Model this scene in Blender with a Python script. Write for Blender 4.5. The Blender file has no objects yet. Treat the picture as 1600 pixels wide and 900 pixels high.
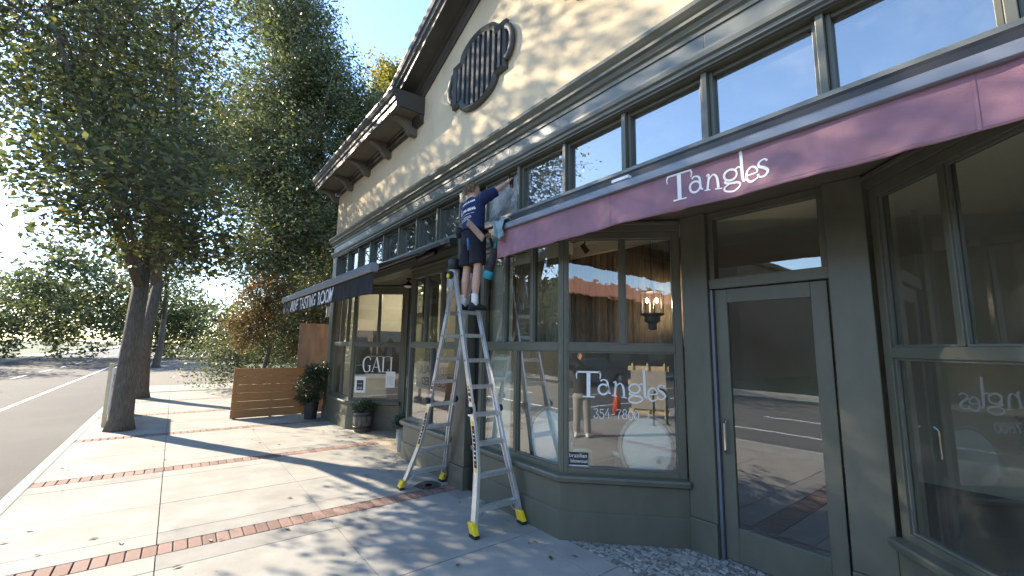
import bpy, bmesh, math, random
import numpy as np
from mathutils import Vector, Matrix
from mathutils.bvhtree import BVHTree

random.seed(7)
scene = bpy.context.scene
COL = scene.collection

# ------------------------------------------------------------------ camera
cam_data = bpy.data.cameras.new('camera')
cam_data.sensor_width = 36.0
cam_data.lens = 36.0 * 668.0 / 1600.0
cam_data.clip_start = 0.005
cam_data.clip_end = 3000
cam = bpy.data.objects.new('camera', cam_data)
COL.objects.link(cam)
cam.matrix_world = Matrix(((0.61645143, 0.09708818, 0.78138436, 0.0),
                           (0.78721774, -0.09692609, -0.60901031, 0.0),
                           (0.01660883, 0.99054491, -0.13617976, 1.9),
                           (0, 0, 0, 1)))
scene.camera = cam

# ------------------------------------------------------------------ light
SUN = Vector((1.9, 1.0, -1.15)).normalized()      # direction the light travels
world = bpy.data.worlds.new('World'); scene.world = world; world.use_nodes = True
wn = world.node_tree; wn.nodes.clear()
w_out = wn.nodes.new('ShaderNodeOutputWorld'); w_bg = wn.nodes.new('ShaderNodeBackground')
sky = wn.nodes.new('ShaderNodeTexSky'); sky.sky_type = 'NISHITA'; sky.sun_disc = False
sky.sun_elevation = math.asin(-SUN.z); sky.sun_rotation = math.atan2(-SUN.x, -SUN.y)
sky.air_density = 1.0; sky.dust_density = 0.1; sky.ozone_density = 2.4
wn.links.new(sky.outputs[0], w_bg.inputs[0]); wn.links.new(w_bg.outputs[0], w_out.inputs[0])
w_bg.inputs[1].default_value = 0.143
sl = bpy.data.lights.new('sun', 'SUN'); sl.energy = 4.5; sl.angle = math.radians(0.53); sl.color = (1.0, 0.86, 0.67)
so = bpy.data.objects.new('sun', sl); COL.objects.link(so)
so.rotation_euler = SUN.to_track_quat('-Z', 'Y').to_euler(); so.location = (-30, -16, 25)
vs = scene.view_settings
vs.view_transform = 'Standard'; vs.look = 'None'; vs.gamma = 1.0; vs.use_curve_mapping = False
vs.exposure = 1.95
try:
    scene.cycles.max_bounces = 10; scene.cycles.transparent_max_bounces = 24
    scene.cycles.sample_clamp_indirect = 6.0
    scene.cycles.caustics_reflective = False; scene.cycles.caustics_refractive = False
except Exception: pass

# ------------------------------------------------------------------ materials
def newmat(name):
    m = bpy.data.materials.new(name); m.use_nodes = True
    return m, m.node_tree, m.node_tree.nodes['Principled BSDF']

def mat(name, col, rough=0.6, metal=0.0, var=0.12, scale=6.0, bump=0.0, bscale=40.0, spec=0.5, dirt=None, dscale=1.5, damt=0.5, stretch=None, spots=0):
    m, nt, p = newmat(name)
    N, L = nt.nodes, nt.links
    tc = N.new('ShaderNodeTexCoord'); src = tc.outputs['Object']
    if stretch:
        mp = N.new('ShaderNodeMapping'); mp.inputs['Scale'].default_value = stretch
        L.new(src, mp.inputs['Vector']); src = mp.outputs['Vector']
    p.inputs['Roughness'].default_value = rough; p.inputs['Metallic'].default_value = metal
    p.inputs['Specular IOR Level'].default_value = spec
    n = N.new('ShaderNodeTexNoise'); n.inputs['Scale'].default_value = scale; n.inputs['Detail'].default_value = 6
    L.new(src, n.inputs['Vector'])
    r = N.new('ShaderNodeValToRGB')
    a = [c * (1 - var) for c in col] + [1]; b = [min(1, c * (1 + var)) for c in col] + [1]
    r.color_ramp.elements[0].position = 0.3; r.color_ramp.elements[1].position = 0.7
    r.color_ramp.elements[0].color = a; r.color_ramp.elements[1].color = b
    L.new(n.outputs['Fac'], r.inputs['Fac']); out = r.outputs['Color']
    if dirt:
        n2 = N.new('ShaderNodeTexNoise'); n2.inputs['Scale'].default_value = dscale; n2.inputs['Detail'].default_value = 8; n2.inputs['Roughness'].default_value = 0.65
        L.new(src, n2.inputs['Vector'])
        r2 = N.new('ShaderNodeValToRGB'); r2.color_ramp.elements[0].position = 0.45; r2.color_ramp.elements[1].position = 0.72
        L.new(n2.outputs['Fac'], r2.inputs['Fac'])
        mu = N.new('ShaderNodeMath'); mu.operation = 'MULTIPLY'; mu.inputs[1].default_value = damt
        L.new(r2.outputs['Color'], mu.inputs[0])
        mx = N.new('ShaderNodeMixRGB'); mx.inputs['Color2'].default_value = list(dirt) + [1]
        L.new(mu.outputs[0], mx.inputs['Fac']); L.new(out, mx.inputs['Color1']); out = mx.outputs['Color']
    if spots:
        vo = N.new('ShaderNodeTexVoronoi'); vo.inputs['Scale'].default_value = spots; L.new(src, vo.inputs['Vector'])
        n3 = N.new('ShaderNodeTexNoise'); n3.inputs['Scale'].default_value = 1.3; L.new(src, n3.inputs['Vector'])
        th = N.new('ShaderNodeMapRange'); th.inputs['From Min'].default_value = 0.4; th.inputs['From Max'].default_value = 0.7; th.inputs['To Min'].default_value = 0.0; th.inputs['To Max'].default_value = 0.10
        L.new(n3.outputs['Fac'], th.inputs['Value'])
        lt = N.new('ShaderNodeMath'); lt.operation = 'LESS_THAN'; L.new(vo.outputs['Distance'], lt.inputs[0]); L.new(th.outputs[0], lt.inputs[1])
        ml = N.new('ShaderNodeMath'); ml.operation = 'MULTIPLY'; ml.inputs[1].default_value = 0.55; L.new(lt.outputs[0], ml.inputs[0])
        m3 = N.new('ShaderNodeMixRGB'); m3.inputs['Color2'].default_value = (0.07, 0.065, 0.06, 1); L.new(ml.outputs[0], m3.inputs['Fac']); L.new(out, m3.inputs['Color1']); out = m3.outputs['Color']
    L.new(out, p.inputs['Base Color'])
    rr = N.new('ShaderNodeMapRange'); rr.inputs['To Min'].default_value = max(0.02, rough - 0.1); rr.inputs['To Max'].default_value = min(1, rough + 0.1)
    L.new(n.outputs['Fac'], rr.inputs['Value']); L.new(rr.outputs[0], p.inputs['Roughness'])
    if bump:
        nb = N.new('ShaderNodeTexNoise'); nb.inputs['Scale'].default_value = bscale; nb.inputs['Detail'].default_value = 5
        L.new(src, nb.inputs['Vector'])
        b_ = N.new('ShaderNodeBump'); b_.inputs['Strength'].default_value = bump; b_.inputs['Distance'].default_value = 0.02
        L.new(nb.outputs['Fac'], b_.inputs['Height']); L.new(b_.outputs[0], p.inputs['Normal'])
    return m

def leafmat(name, cols, trans=0.35):
    m, nt, p = newmat(name); N, L = nt.nodes, nt.links
    g = N.new('ShaderNodeNewGeometry'); r = N.new('ShaderNodeValToRGB')
    els = r.color_ramp.elements
    while len(els) < len(cols): els.new(0.5)
    for i, c in enumerate(cols):
        els[i].position = i / (len(cols) - 1); els[i].color = list(c) + [1]
    L.new(g.outputs['Random Per Island'], r.inputs['Fac'])
    L.new(r.outputs[0], p.inputs['Base Color']); p.inputs['Roughness'].default_value = 0.5
    tr = N.new('ShaderNodeBsdfTranslucent'); ms = N.new('ShaderNodeMixShader'); ms.inputs[0].default_value = trans
    hs = N.new('ShaderNodeHueSaturation'); hs.inputs['Value'].default_value = 1.6; hs.inputs['Saturation'].default_value = 1.1
    L.new(r.outputs[0], hs.inputs['Color']); L.new(hs.outputs[0], tr.inputs['Color'])
    out = N['Material Output']
    L.new(p.outputs[0], ms.inputs[1]); L.new(tr.outputs[0], ms.inputs[2]); L.new(ms.outputs[0], out.inputs[0])
    return m

def glassmat(name, ior=1.9, wav=0.02, wscale=4.0, tint=(0.9, 0.93, 0.9), film=None, filmamt=0.0):
    m = bpy.data.materials.new(name); m.use_nodes = True; nt = m.node_tree; N, L = nt.nodes, nt.links
    N.clear(); out = N.new('ShaderNodeOutputMaterial')
    t = N.new('ShaderNodeBsdfTransparent'); t.inputs[0].default_value = list(tint) + [1]
    g = N.new('ShaderNodeBsdfGlossy'); g.inputs['Roughness'].default_value = 0.0; g.inputs['Color'].default_value = (0.97, 0.98, 1, 1)
    f = N.new('ShaderNodeFresnel'); f.inputs['IOR'].default_value = ior
    tc = N.new('ShaderNodeTexCoord'); nz = N.new('ShaderNodeTexNoise'); nz.inputs['Scale'].default_value = wscale; nz.inputs['Detail'].default_value = 2
    b = N.new('ShaderNodeBump'); b.inputs['Strength'].default_value = wav; b.inputs['Distance'].default_value = 0.05
    L.new(tc.outputs['Object'], nz.inputs['Vector']); L.new(nz.outputs['Fac'], b.inputs['Height']); L.new(b.outputs[0], g.inputs['Normal'])
    ge = N.new('ShaderNodeNewGeometry'); iv = N.new('ShaderNodeMath'); iv.operation = 'SUBTRACT'; iv.inputs[0].default_value = 1.0; L.new(ge.outputs['Backfacing'], iv.inputs[1])
    mf = N.new('ShaderNodeMath'); mf.operation = 'MULTIPLY'; L.new(f.outputs[0], mf.inputs[0]); L.new(iv.outputs[0], mf.inputs[1])
    mx = N.new('ShaderNodeMixShader'); L.new(mf.outputs[0], mx.inputs[0]); L.new(t.outputs[0], mx.inputs[1]); L.new(g.outputs[0], mx.inputs[2])
    last = mx
    if film:
        d = N.new('ShaderNodeBsdfDiffuse'); d.inputs[0].default_value = list(film) + [1]
        n2 = N.new('ShaderNodeTexNoise'); n2.inputs['Scale'].default_value = 2.2; n2.inputs['Detail'].default_value = 9; n2.inputs['Roughness'].default_value = 0.7
        L.new(tc.outputs['Object'], n2.inputs['Vector'])
        mr = N.new('ShaderNodeMapRange'); mr.inputs['From Min'].default_value = 0.35; mr.inputs['From Max'].default_value = 0.75; mr.inputs['To Max'].default_value = filmamt
        L.new(n2.outputs['Fac'], mr.inputs['Value'])
        m2 = N.new('ShaderNodeMixShader'); L.new(mr.outputs[0], m2.inputs[0]); L.new(mx.outputs[0], m2.inputs[1]); L.new(d.outputs[0], m2.inputs[2]); last = m2
    L.new(last.outputs[0], out.inputs[0])
    return m

def emit(name, col, s):
    m, nt, p = newmat(name); p.inputs['Emission Color'].default_value = list(col) + [1]; p.inputs['Emission Strength'].default_value = s
    return m

M = dict(
    stucco=mat('stucco', (0.64, 0.515, 0.34), 0.9, var=0.07, scale=2.5, bump=0.35, bscale=14, spec=0.2, dirt=(0.46, 0.38, 0.27), dscale=0.9, damt=0.45),
    green=mat('green_paint', (0.104, 0.106, 0.077), 0.42, var=0.10, scale=5, bump=0.05, bscale=25, dirt=(0.15, 0.145, 0.11), dscale=3.5, damt=0.5, stretch=(1, 1, 0.4)),
    frieze=mat('grey_green_paint', (0.125, 0.134, 0.114), 0.36, var=0.10, scale=4, bump=0.05, bscale=18, dirt=(0.16, 0.165, 0.15), dscale=2.0, damt=0.4),
    eave=mat('eave_paint', (0.052, 0.048, 0.042), 0.4, var=0.12, scale=4, bump=0.05, dirt=(0.09, 0.085, 0.075), dscale=3, damt=0.4),
    eavesoff=mat('eave_soffit_paint', (0.12, 0.108, 0.082), 0.6, var=0.12, scale=4, bump=0.05),
    slat=mat('slat_paint', (0.062, 0.069, 0.074), 0.75, spec=0.2, var=0.1, scale=8, dirt=(0.10, 0.105, 0.105), damt=0.4),
    ventpaint=mat('vent_paint', (0.068, 0.072, 0.066), 0.55, var=0.12, scale=6, spec=0.3, dirt=(0.10, 0.10, 0.09)),
    dark=mat('dark_void', (0.01, 0.01, 0.01), 0.9),
    concrete=mat('concrete', (0.315, 0.305, 0.275), 0.85, var=0.10, scale=3.0, bump=0.25, bscale=160, spec=0.3, dirt=(0.20, 0.19, 0.165), dscale=1.1, damt=0.7, spots=5.0),
    concrete2=mat('concrete_grey', (0.275, 0.268, 0.245), 0.85, var=0.12, scale=4.0, bump=0.25, bscale=160, spec=0.3, dirt=(0.17, 0.165, 0.145), dscale=1.4, damt=0.7, spots=5.0),
    joint=mat('joint_grit', (0.13, 0.115, 0.095), 0.95, var=0.3, scale=50),
    asphalt=mat('asphalt', (0.055, 0.055, 0.056), 0.9, var=0.25, scale=60, bump=0.4, bscale=200, dirt=(0.085, 0.083, 0.08), dscale=0.6),
    kerb=mat('kerb_concrete', (0.34, 0.33, 0.30), 0.9, var=0.12, scale=8, bump=0.2, bscale=90),
    aggregate=mat('exposed_aggregate', (0.40, 0.34, 0.25), 0.9, var=0.55, scale=55, bump=0.8, bscale=70),
    soil=mat('soil', (0.05, 0.036, 0.024), 0.95, var=0.4, scale=30, bump=0.8, bscale=40),
    grass=mat('lawn', (0.05, 0.075, 0.025), 0.95, var=0.4, scale=20, bump=0.8, bscale=80),
    alu=mat('aluminium', (0.74, 0.75, 0.76), 0.34, metal=0.85, var=0.06, scale=30, dirt=(0.5, 0.5, 0.5), dscale=12, damt=0.35),
    alubar=mat('anodised_bar', (0.17, 0.19, 0.225), 0.4, metal=0.3, var=0.06, scale=6),
    yellow=mat('yellow_plastic', (0.80, 0.56, 0.02), 0.4, var=0.08),
    rubber=mat('black_rubber', (0.014, 0.014, 0.015), 0.7),
    blackmetal=mat('black_metal', (0.02, 0.02, 0.022), 0.4),
    mauve=mat('mauve_canvas', (0.29, 0.15, 0.19), 0.85, var=0.10, scale=3.5, bump=0.3, bscale=300, dirt=(0.215, 0.13, 0.16), dscale=2.6, damt=0.8),
    navy=mat('black_canvas', (0.006, 0.007, 0.010), 0.85, var=0.15, scale=4, bump=0.3, bscale=300),
    white=mat('white_print', (0.80, 0.80, 0.78), 0.6, var=0.03),
    cream=mat('cream_interior', (0.76, 0.72, 0.62), 0.85, var=0.04, scale=2),
    floorin=mat('interior_floor', (0.16, 0.13, 0.10), 0.5, var=0.15, scale=5),
    wood=mat('brown_wood', (0.26, 0.13, 0.055), 0.55, var=0.3, scale=6, stretch=(1, 1, 8)),
    ply=mat('plywood', (0.25, 0.165, 0.11), 0.8, var=0.25, scale=5, stretch=(1, 1, 0.35), dirt=(0.13, 0.085, 0.055), dscale=6, damt=.7),
    cedar=mat('cedar_planks', (0.30, 0.145, 0.05), 0.7, var=0.2, scale=6, stretch=(1, 1, 8)),
    paleply=mat('pale_lumber', (0.60, 0.48, 0.30), 0.8, var=0.15, scale=7),
    curtain=mat('woven_shade', (0.19, 0.145, 0.10), 0.9, var=0.5, scale=9, bump=0.6, bscale=30, stretch=(6, 6, 0.7), dirt=(0.28, 0.22, 0.16), dscale=5),
    salonwhite=mat('white_leatherette', (0.82, 0.81, 0.79), 0.35, var=0.03),
    chrome=mat('chrome', (0.7, 0.7, 0.7), 0.12, metal=1.0),
    lanternglass=mat('ribbed_glass', (0.32, 0.34, 0.34), 0.15, var=0.2, scale=30, stretch=(4, 4, 0.1)),
    milk=mat('milk_glass', (0.75, 0.73, 0.68), 0.3, var=0.03),
    bulb=emit('bulb_glow', (1.0, 0.62, 0.25), 14.0),
    brick=[mat('paver_brick_%s' % k, c, 0.85, var=0.18, scale=30, bump=0.4, bscale=120) for k, c in
           (('a', (0.20, 0.118, 0.092)), ('b', (0.225, 0.14, 0.112)), ('c', (0.165, 0.10, 0.082)), ('d', (0.24, 0.155, 0.125)))],
    stone=[mat('pebble_stone_%s' % k, c, 0.55, var=0.15, scale=40, bump=0.3, bscale=90) for k, c in
           (('a', (0.27, 0.26, 0.235)), ('b', (0.16, 0.155, 0.145)), ('c', (0.36, 0.345, 0.31)), ('d', (0.29, 0.265, 0.225)))],
    barrel=mat('weathered_barrel', (0.085, 0.072, 0.062), 0.8, var=0.4, scale=10, bump=0.5, bscale=30, stretch=(3, 3, 0.6), dirt=(0.24, 0.23, 0.21), dscale=5, damt=0.5),
    blackpot=mat('black_pot', (0.02, 0.02, 0.021), 0.55),
    palepot=mat('pale_pot', (0.36, 0.34, 0.30), 0.8, var=0.2, scale=10, bump=0.3),
    bark=mat('bark', (0.11, 0.09, 0.07), 0.95, var=0.4, scale=12, bump=0.9, bscale=25, stretch=(3, 3, 0.6)),
    oak=leafmat('oak_leaves', [(0.04, 0.055, 0.024), (0.065, 0.082, 0.034), (0.095, 0.112, 0.045), (0.15, 0.155, 0.065)], 0.35),
    olive=leafmat('olive_leaves', [(0.035, 0.045, 0.02), (0.06, 0.075, 0.028), (0.10, 0.11, 0.035), (0.17, 0.16, 0.05)], 0.4),
    yellowleaf=leafmat('yellow_leaves', [(0.10, 0.11, 0.02), (0.20, 0.18, 0.03), (0.30, 0.24, 0.04), (0.16, 0.16, 0.03)], 0.45),
    redleaf=leafmat('red_leaves', [(0.14, 0.05, 0.02), (0.09, 0.07, 0.025), (0.06, 0.08, 0.03), (0.20, 0.09, 0.03)], 0.4),
    shrub=leafmat('shrub_leaves', [(0.018, 0.032, 0.012), (0.03, 0.05, 0.02), (0.045, 0.07, 0.028)], 0.2),
    box=leafmat('boxwood_leaves', [(0.025, 0.045, 0.025), (0.04, 0.065, 0.04), (0.06, 0.09, 0.055)], 0.2),
    shirt=mat('blue_cotton', (0.007, 0.016, 0.072), 0.85, var=0.15, scale=8, bump=0.2, bscale=60),
    shorts=mat('navy_cotton', (0.006, 0.007, 0.014), 0.85, var=0.2, scale=8, bump=0.2, bscale=60),
    skin=mat('skin', (0.52, 0.30, 0.215), 0.5, var=0.08, scale=12),
    hair=mat('brown_hair', (0.19, 0.135, 0.08), 0.55, var=0.5, scale=40, stretch=(1, 1, 0.3)),
    sock=mat('white_sock', (0.72, 0.71, 0.70), 0.9, var=0.05, bump=0.3, bscale=120),
    shoe=mat('black_shoe', (0.016, 0.016, 0.017), 0.7, var=0.2),
    teal=mat('teal_plastic', (0.02, 0.24, 0.30), 0.45, var=0.1),
    bluegrip=mat('blue_grip', (0.03, 0.10, 0.25), 0.5),
    cloth=mat('grey_green_cloth', (0.20, 0.29, 0.31), 0.9, var=0.25, scale=12, bump=0.5, bscale=60),
    tan=mat('tan_board', (0.25, 0.155, 0.11), 0.7, var=0.15, scale=20),
    red=mat('red_print', (0.45, 0.02, 0.02), 0.5), orange=mat('orange_plastic', (0.70, 0.10, 0.02), 0.5),
    rackgreen=mat('green_enamel', (0.01, 0.06, 0.03), 0.35),
    terracotta=mat('terracotta_roof', (0.52, 0.21, 0.11), 0.85, var=0.15, scale=5, bump=0.5, bscale=10),
    brownwall=mat('brown_building', (0.11, 0.085, 0.062), 0.9, var=0.2, scale=2),
    cargrey=mat('car_paint', (0.02, 0.03, 0.07), 0.2, var=0.03, spec=0.7),
    trousers=mat('grey_trousers', (0.30, 0.30, 0.30), 0.9, var=0.1),
    poster=mat('dark_poster', (0.03, 0.03, 0.035), 0.5),
    artsky=mat('painted_sky', (0.07, 0.10, 0.15), 0.7, var=0.3, scale=4), arthorse=mat('painted_horse', (0.022, 0.012, 0.009), 0.6, var=0.5, scale=5),
    artwhite=mat('painted_white', (0.35, 0.33, 0.31), 0.7, var=0.2), artgreen=mat('painted_field', (0.05, 0.065, 0.035), 0.7, var=0.3),
    glass=glassmat('window_glass', 2.5, 0.006, 2.5, film=(0.5, 0.5, 0.48), filmamt=0.05), glasswavy=glassmat('old_wavy_glass', 2.4, 0.016, 7.0, tint=(0.85, 0.87, 0.84)),
    glasssoap=glassmat('soapy_glass', 2.6, 0.05, 14.0, tint=(0.75, 0.8, 0.8), film=(0.75, 0.77, 0.78), filmamt=0.55),
    glassdusty=glassmat('dusty_transom_glass', 3.6, 0.012, 3.0, tint=(0.75, 0.8, 0.8), film=(0.55, 0.58, 0.6), filmamt=0.12),
)

# ------------------------------------------------------------------ mesh helpers
class MB:
    def __init__(s, T=None): s.v = []; s.f = []; s.T = T; s.mi = []
    def add(s, vs_, fs, mi=0):
        o = len(s.v); s.v += [tuple(x) for x in vs_]; s.f += [tuple(i + o for i in f) for f in fs]; s.mi += [mi] * len(fs); return s
    def box(s, x0, x1, y0, y1, z0, z1, mi=0):
        return s.add([(x0, y0, z0), (x1, y0, z0), (x1, y1, z0), (x0, y1, z0), (x0, y0, z1), (x1, y0, z1), (x1, y1, z1), (x0, y1, z1)],
                     [(3, 2, 1, 0), (4, 5, 6, 7), (0, 1, 5, 4), (1, 2, 6, 5), (2, 3, 7, 6), (3, 0, 4, 7)], mi)
    def prism_x(s, prof, x0, x1):           # profile of (y,z), extruded along x
        n = len(prof)
        return s.add([(x0, y, z) for y, z in prof] + [(x1, y, z) for y, z in prof],
                     [tuple(range(n - 1, -1, -1)), tuple(range(n, 2 * n))] + [(i, (i + 1) % n, (i + 1) % n + n, i + n) for i in range(n)])
    def prism_y(s, poly, y0, y1):           # polygon of (x,z), extruded along y
        n = len(poly)
        return s.add([(x, y0, z) for x, z in poly] + [(x, y1, z) for x, z in poly],
                     [tuple(range(n)), tuple(range(2 * n - 1, n - 1, -1))] + [(i, i + n, (i + 1) % n + n, (i + 1) % n) for i in range(n)])
    def prism_z(s, poly, z0, z1):
        n = len(poly)
        return s.add([(x, y, z0) for x, y in poly] + [(x, y, z1) for x, y in poly],
                     [tuple(range(n - 1, -1, -1)), tuple(range(n, 2 * n))] + [(i, (i + 1) % n, (i + 1) % n + n, i + n) for i in range(n)])
    def tube(s, pts, rad, seg=10, ref=None, cap=True):
        pts = [Vector(p) for p in pts]; n = len(pts); rings = []
        t0 = (pts[1] - pts[0]).normalized()
        a = Vector(ref) if ref is not None else (Vector((1, 0, 0)) if abs(t0.x) < 0.8 else Vector((0, 1, 0)))
        base = len(s.v); vs_ = []; fs = []
        for i, p in enumerate(pts):
            t = (pts[min(i + 1, n - 1)] - pts[max(i - 1, 0)]).normalized()
            a = (a - t * a.dot(t)); a = a.normalized() if a.length > 1e-6 else t.orthogonal().normalized()
            b = t.cross(a); r = rad[i] if isinstance(rad, list) else rad
            ra, rb = r if isinstance(r, (list, tuple)) else (r, r)
            for k in range(seg):
                q = 2 * math.pi * k / seg; vs_.append(p + a * (ra * math.cos(q)) + b * (rb * math.sin(q)))
        for i in range(n - 1):
            for k in range(seg):
                k2 = (k + 1) % seg; fs.append((i * seg + k, i * seg + k2, (i + 1) * seg + k2, (i + 1) * seg + k))
        if cap: fs += [tuple(range(seg - 1, -1, -1)), tuple(range((n - 1) * seg, n * seg))]
        return s.add(vs_, fs)
    def bar(s, p, q, w, h, up=(0, 0, 1)):   # rectangular bar
        p, q = Vector(p), Vector(q); t = (q - p).normalized(); a = Vector(up).cross(t)
        if a.length < 1e-5: a = t.orthogonal()
        a.normalize(); b = t.cross(a); c = []
        for e in (p, q):
            for sa, sb in ((-1, -1), (1, -1), (1, 1), (-1, 1)): c.append(e + a * (sa * w / 2) + b * (sb * h / 2))
        return s.add(c, [(3, 2, 1, 0), (4, 5, 6, 7), (0, 1, 5, 4), (1, 2, 6, 5), (2, 3, 7, 6), (3, 0, 4, 7)])
    def lathe(s, prof, c, seg=20):          # prof of (r,z)
        cx, cy, cz = c; vs_ = []; fs = []; n = len(prof)
        for r, z in prof:
            for k in range(seg):
                q = 2 * math.pi * k / seg; vs_.append((cx + r * math.cos(q), cy + r * math.sin(q), cz + z))
        for i in range(n - 1):
            for k in range(seg):
                k2 = (k + 1) % seg; fs.append((i * seg + k, i * seg + k2, (i + 1) * seg + k2, (i + 1) * seg + k))
        fs += [tuple(range(seg - 1, -1, -1)), tuple(range((n - 1) * seg, n * seg))]
        return s.add(vs_, fs)
    def ball(s, c, r, seg=14, rings=9):
        rx, ry, rz = r if isinstance(r, (list, tuple)) else (r, r, r); c = Vector(c); vs_ = []; fs = []
        for i in range(rings + 1):
            th = math.pi * (0.02 + 0.96 * i / rings)
            for k in range(seg):
                q = 2 * math.pi * k / seg
                vs_.append(c + Vector((rx * math.sin(th) * math.cos(q), ry * math.sin(th) * math.sin(q), -rz * math.cos(th))))
        for i in range(rings):
            for k in range(seg):
                k2 = (k + 1) % seg; fs.append((i * seg + k, i * seg + k2, (i + 1) * seg + k2, (i + 1) * seg + k))
        fs += [tuple(range(seg - 1, -1, -1)), tuple(range(rings * seg, (rings + 1) * seg))]
        return s.add(vs_, fs)
    def build(s, name, m, parent=None, bevel=0.0, smooth=False, label=None, fixn=True):
        me = bpy.data.meshes.new(name)
        vs_ = [s.T @ Vector(v) for v in s.v] if s.T is not None else s.v
        me.from_pydata([tuple(v) for v in vs_], [], s.f)
        ms = m if isinstance(m, list) else [m]
        for x in ms: me.materials.append(x)
        if len(ms) > 1: me.polygons.foreach_set('material_index', s.mi)
        if fixn:
            bm = bmesh.new(); bm.from_mesh(me); bmesh.ops.recalc_face_normals(bm, faces=bm.faces); bm.to_mesh(me); bm.free()
        if smooth: me.polygons.foreach_set('use_smooth', [True] * len(me.polygons))
        me.update()
        o = bpy.data.objects.new(name, me); COL.objects.link(o)
        if parent is not None:
            o.parent = parent; o.matrix_parent_inverse = WORLDINV.get(parent.name, Matrix())
        if bevel:
            b = o.modifiers.new('bevel', 'BEVEL'); b.width = bevel; b.segments = 2; b.limit_method = 'ANGLE'; b.angle_limit = math.radians(40)
        if label: o['label'] = label
        return o
WORLDINV = {}
def empty(name, loc, label, cat, group=None):
    o = bpy.data.objects.new(name, None); COL.objects.link(o); o.location = loc; o.empty_display_size = 0.2
    o['label'] = label; o['category'] = cat
    if group: o['group'] = group
    WORLDINV[o.name] = Matrix.Translation(Vector(loc)).inverted()
    return o
def tag(o, label, cat, group=None):
    o['label'] = label; o['category'] = cat
    if group: o['group'] = group
    return o
def structure(o): o['kind'] = 'structure'; return o
def frame(origin, u):                        # local x along u, y into the wall, z up
    u = Vector((u[0], u[1], 0)).normalized(); w = Vector((-u.y, u.x, 0))
    return Matrix(((u.x, w.x, 0, origin[0]), (u.y, w.y, 0, origin[1]), (0, 0, 1, origin[2] if len(origin) > 2 else 0), (0, 0, 0, 1)))
def crom(pts, n=6):
    P = [Vector(p) for p in pts]
    if len(P) < 3: return P
    out = []
    for i in range(len(P) - 1):
        a, b, c, d = P[max(i - 1, 0)], P[i], P[i + 1], P[min(i + 2, len(P) - 1)]
        for k in range(n):
            t = k / n
            out.append(0.5 * ((2 * b) + (c - a) * t + (2 * a - 5 * b + 4 * c - d) * t * t + (3 * b - a - 3 * c + d) * t ** 3))
    out.append(P[-1]); return out
def ribbon(strokes, smooth=True):            # strokes of (x,y,w) -> flat verts, faces
    V, Fc = [], []
    for st in strokes:
        pts = crom(st) if (smooth and len(st) > 2) else [Vector(p) for p in st]
        o = len(V)
        for i, p in enumerate(pts):
            a, b = pts[max(i - 1, 0)], pts[min(i + 1, len(pts) - 1)]
            d = Vector((b.x - a.x, b.y - a.y)); d = d.normalized() if d.length > 1e-9 else Vector((1, 0))
            nx, ny = -d.y * p.z / 2, d.x * p.z / 2
            V += [(p.x + nx, p.y + ny), (p.x - nx, p.y - ny)]
        for i in range(len(pts) - 1): Fc.append((o + 2 * i, o + 2 * i + 1, o + 2 * i + 3, o + 2 * i + 2))
    return V, Fc
def textflat(s_, size=1.0, sx=1.0, shear=0.0, bold=0.0):
    cu = bpy.data.curves.new('t', 'FONT'); cu.body = s_; cu.size = size; cu.resolution_u = 3; cu.offset = bold
    ob = bpy.data.objects.new('t', cu); COL.objects.link(ob)
    dg = bpy.context.evaluated_depsgraph_get(); me = bpy.data.meshes.new_from_object(ob.evaluated_get(dg))
    V = [(v.co.x * sx + shear * v.co.y, v.co.y) for v in me.vertices]; Fc = [tuple(p.vertices) for p in me.polygons]
    bpy.data.objects.remove(ob); bpy.data.curves.remove(cu); bpy.data.meshes.remove(me)
    return V, Fc
def decal(name, VF, T, m, parent, off=0.003, th=0.0015):   # T: local x right, z up, -y outward
    V, Fc = VF; mb = MB(T); n = len(V)
    mb.add([(x, -off - th, y) for x, y in V] + [(x, -off, y) for x, y in V], [])
    mb.f = list(Fc); cnt = {}
    for f in Fc:
        for i in range(len(f)):
            a, b = f[i], f[(i + 1) % len(f)]; k = (min(a, b), max(a, b)); cnt[k] = cnt.get(k, 0) + 1
    mb.f += [(a, b, b + n, a + n) for (a, b), c in cnt.items() if c == 1]
    mb.mi = [0] * len(mb.f)
    return mb.build(name, m, parent)
def place(VF, dx, dy, s=1.0, rot=0.0):
    c, q = math.cos(rot), math.sin(rot)
    return [((x * c - y * q) * s + dx, (x * q + y * c) * s + dy) for x, y in VF[0]], VF[1]
def merge(*L):
    V, Fc = [], []
    for v, f in L:
        o = len(V); V += v; Fc += [tuple(i + o for i in q) for q in f]
    return V, Fc
def arc(cx, cy, rx, ry, a0, a1, w, n=9, w2=None):
    return [(cx + rx * math.cos(math.radians(a0 + (a1 - a0) * i / n)), cy + ry * math.sin(math.radians(a0 + (a1 - a0) * i / n)),
             w if w2 is None else w + (w2 - w) * math.sin(math.pi * i / n)) for i in range(n + 1)]

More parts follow.
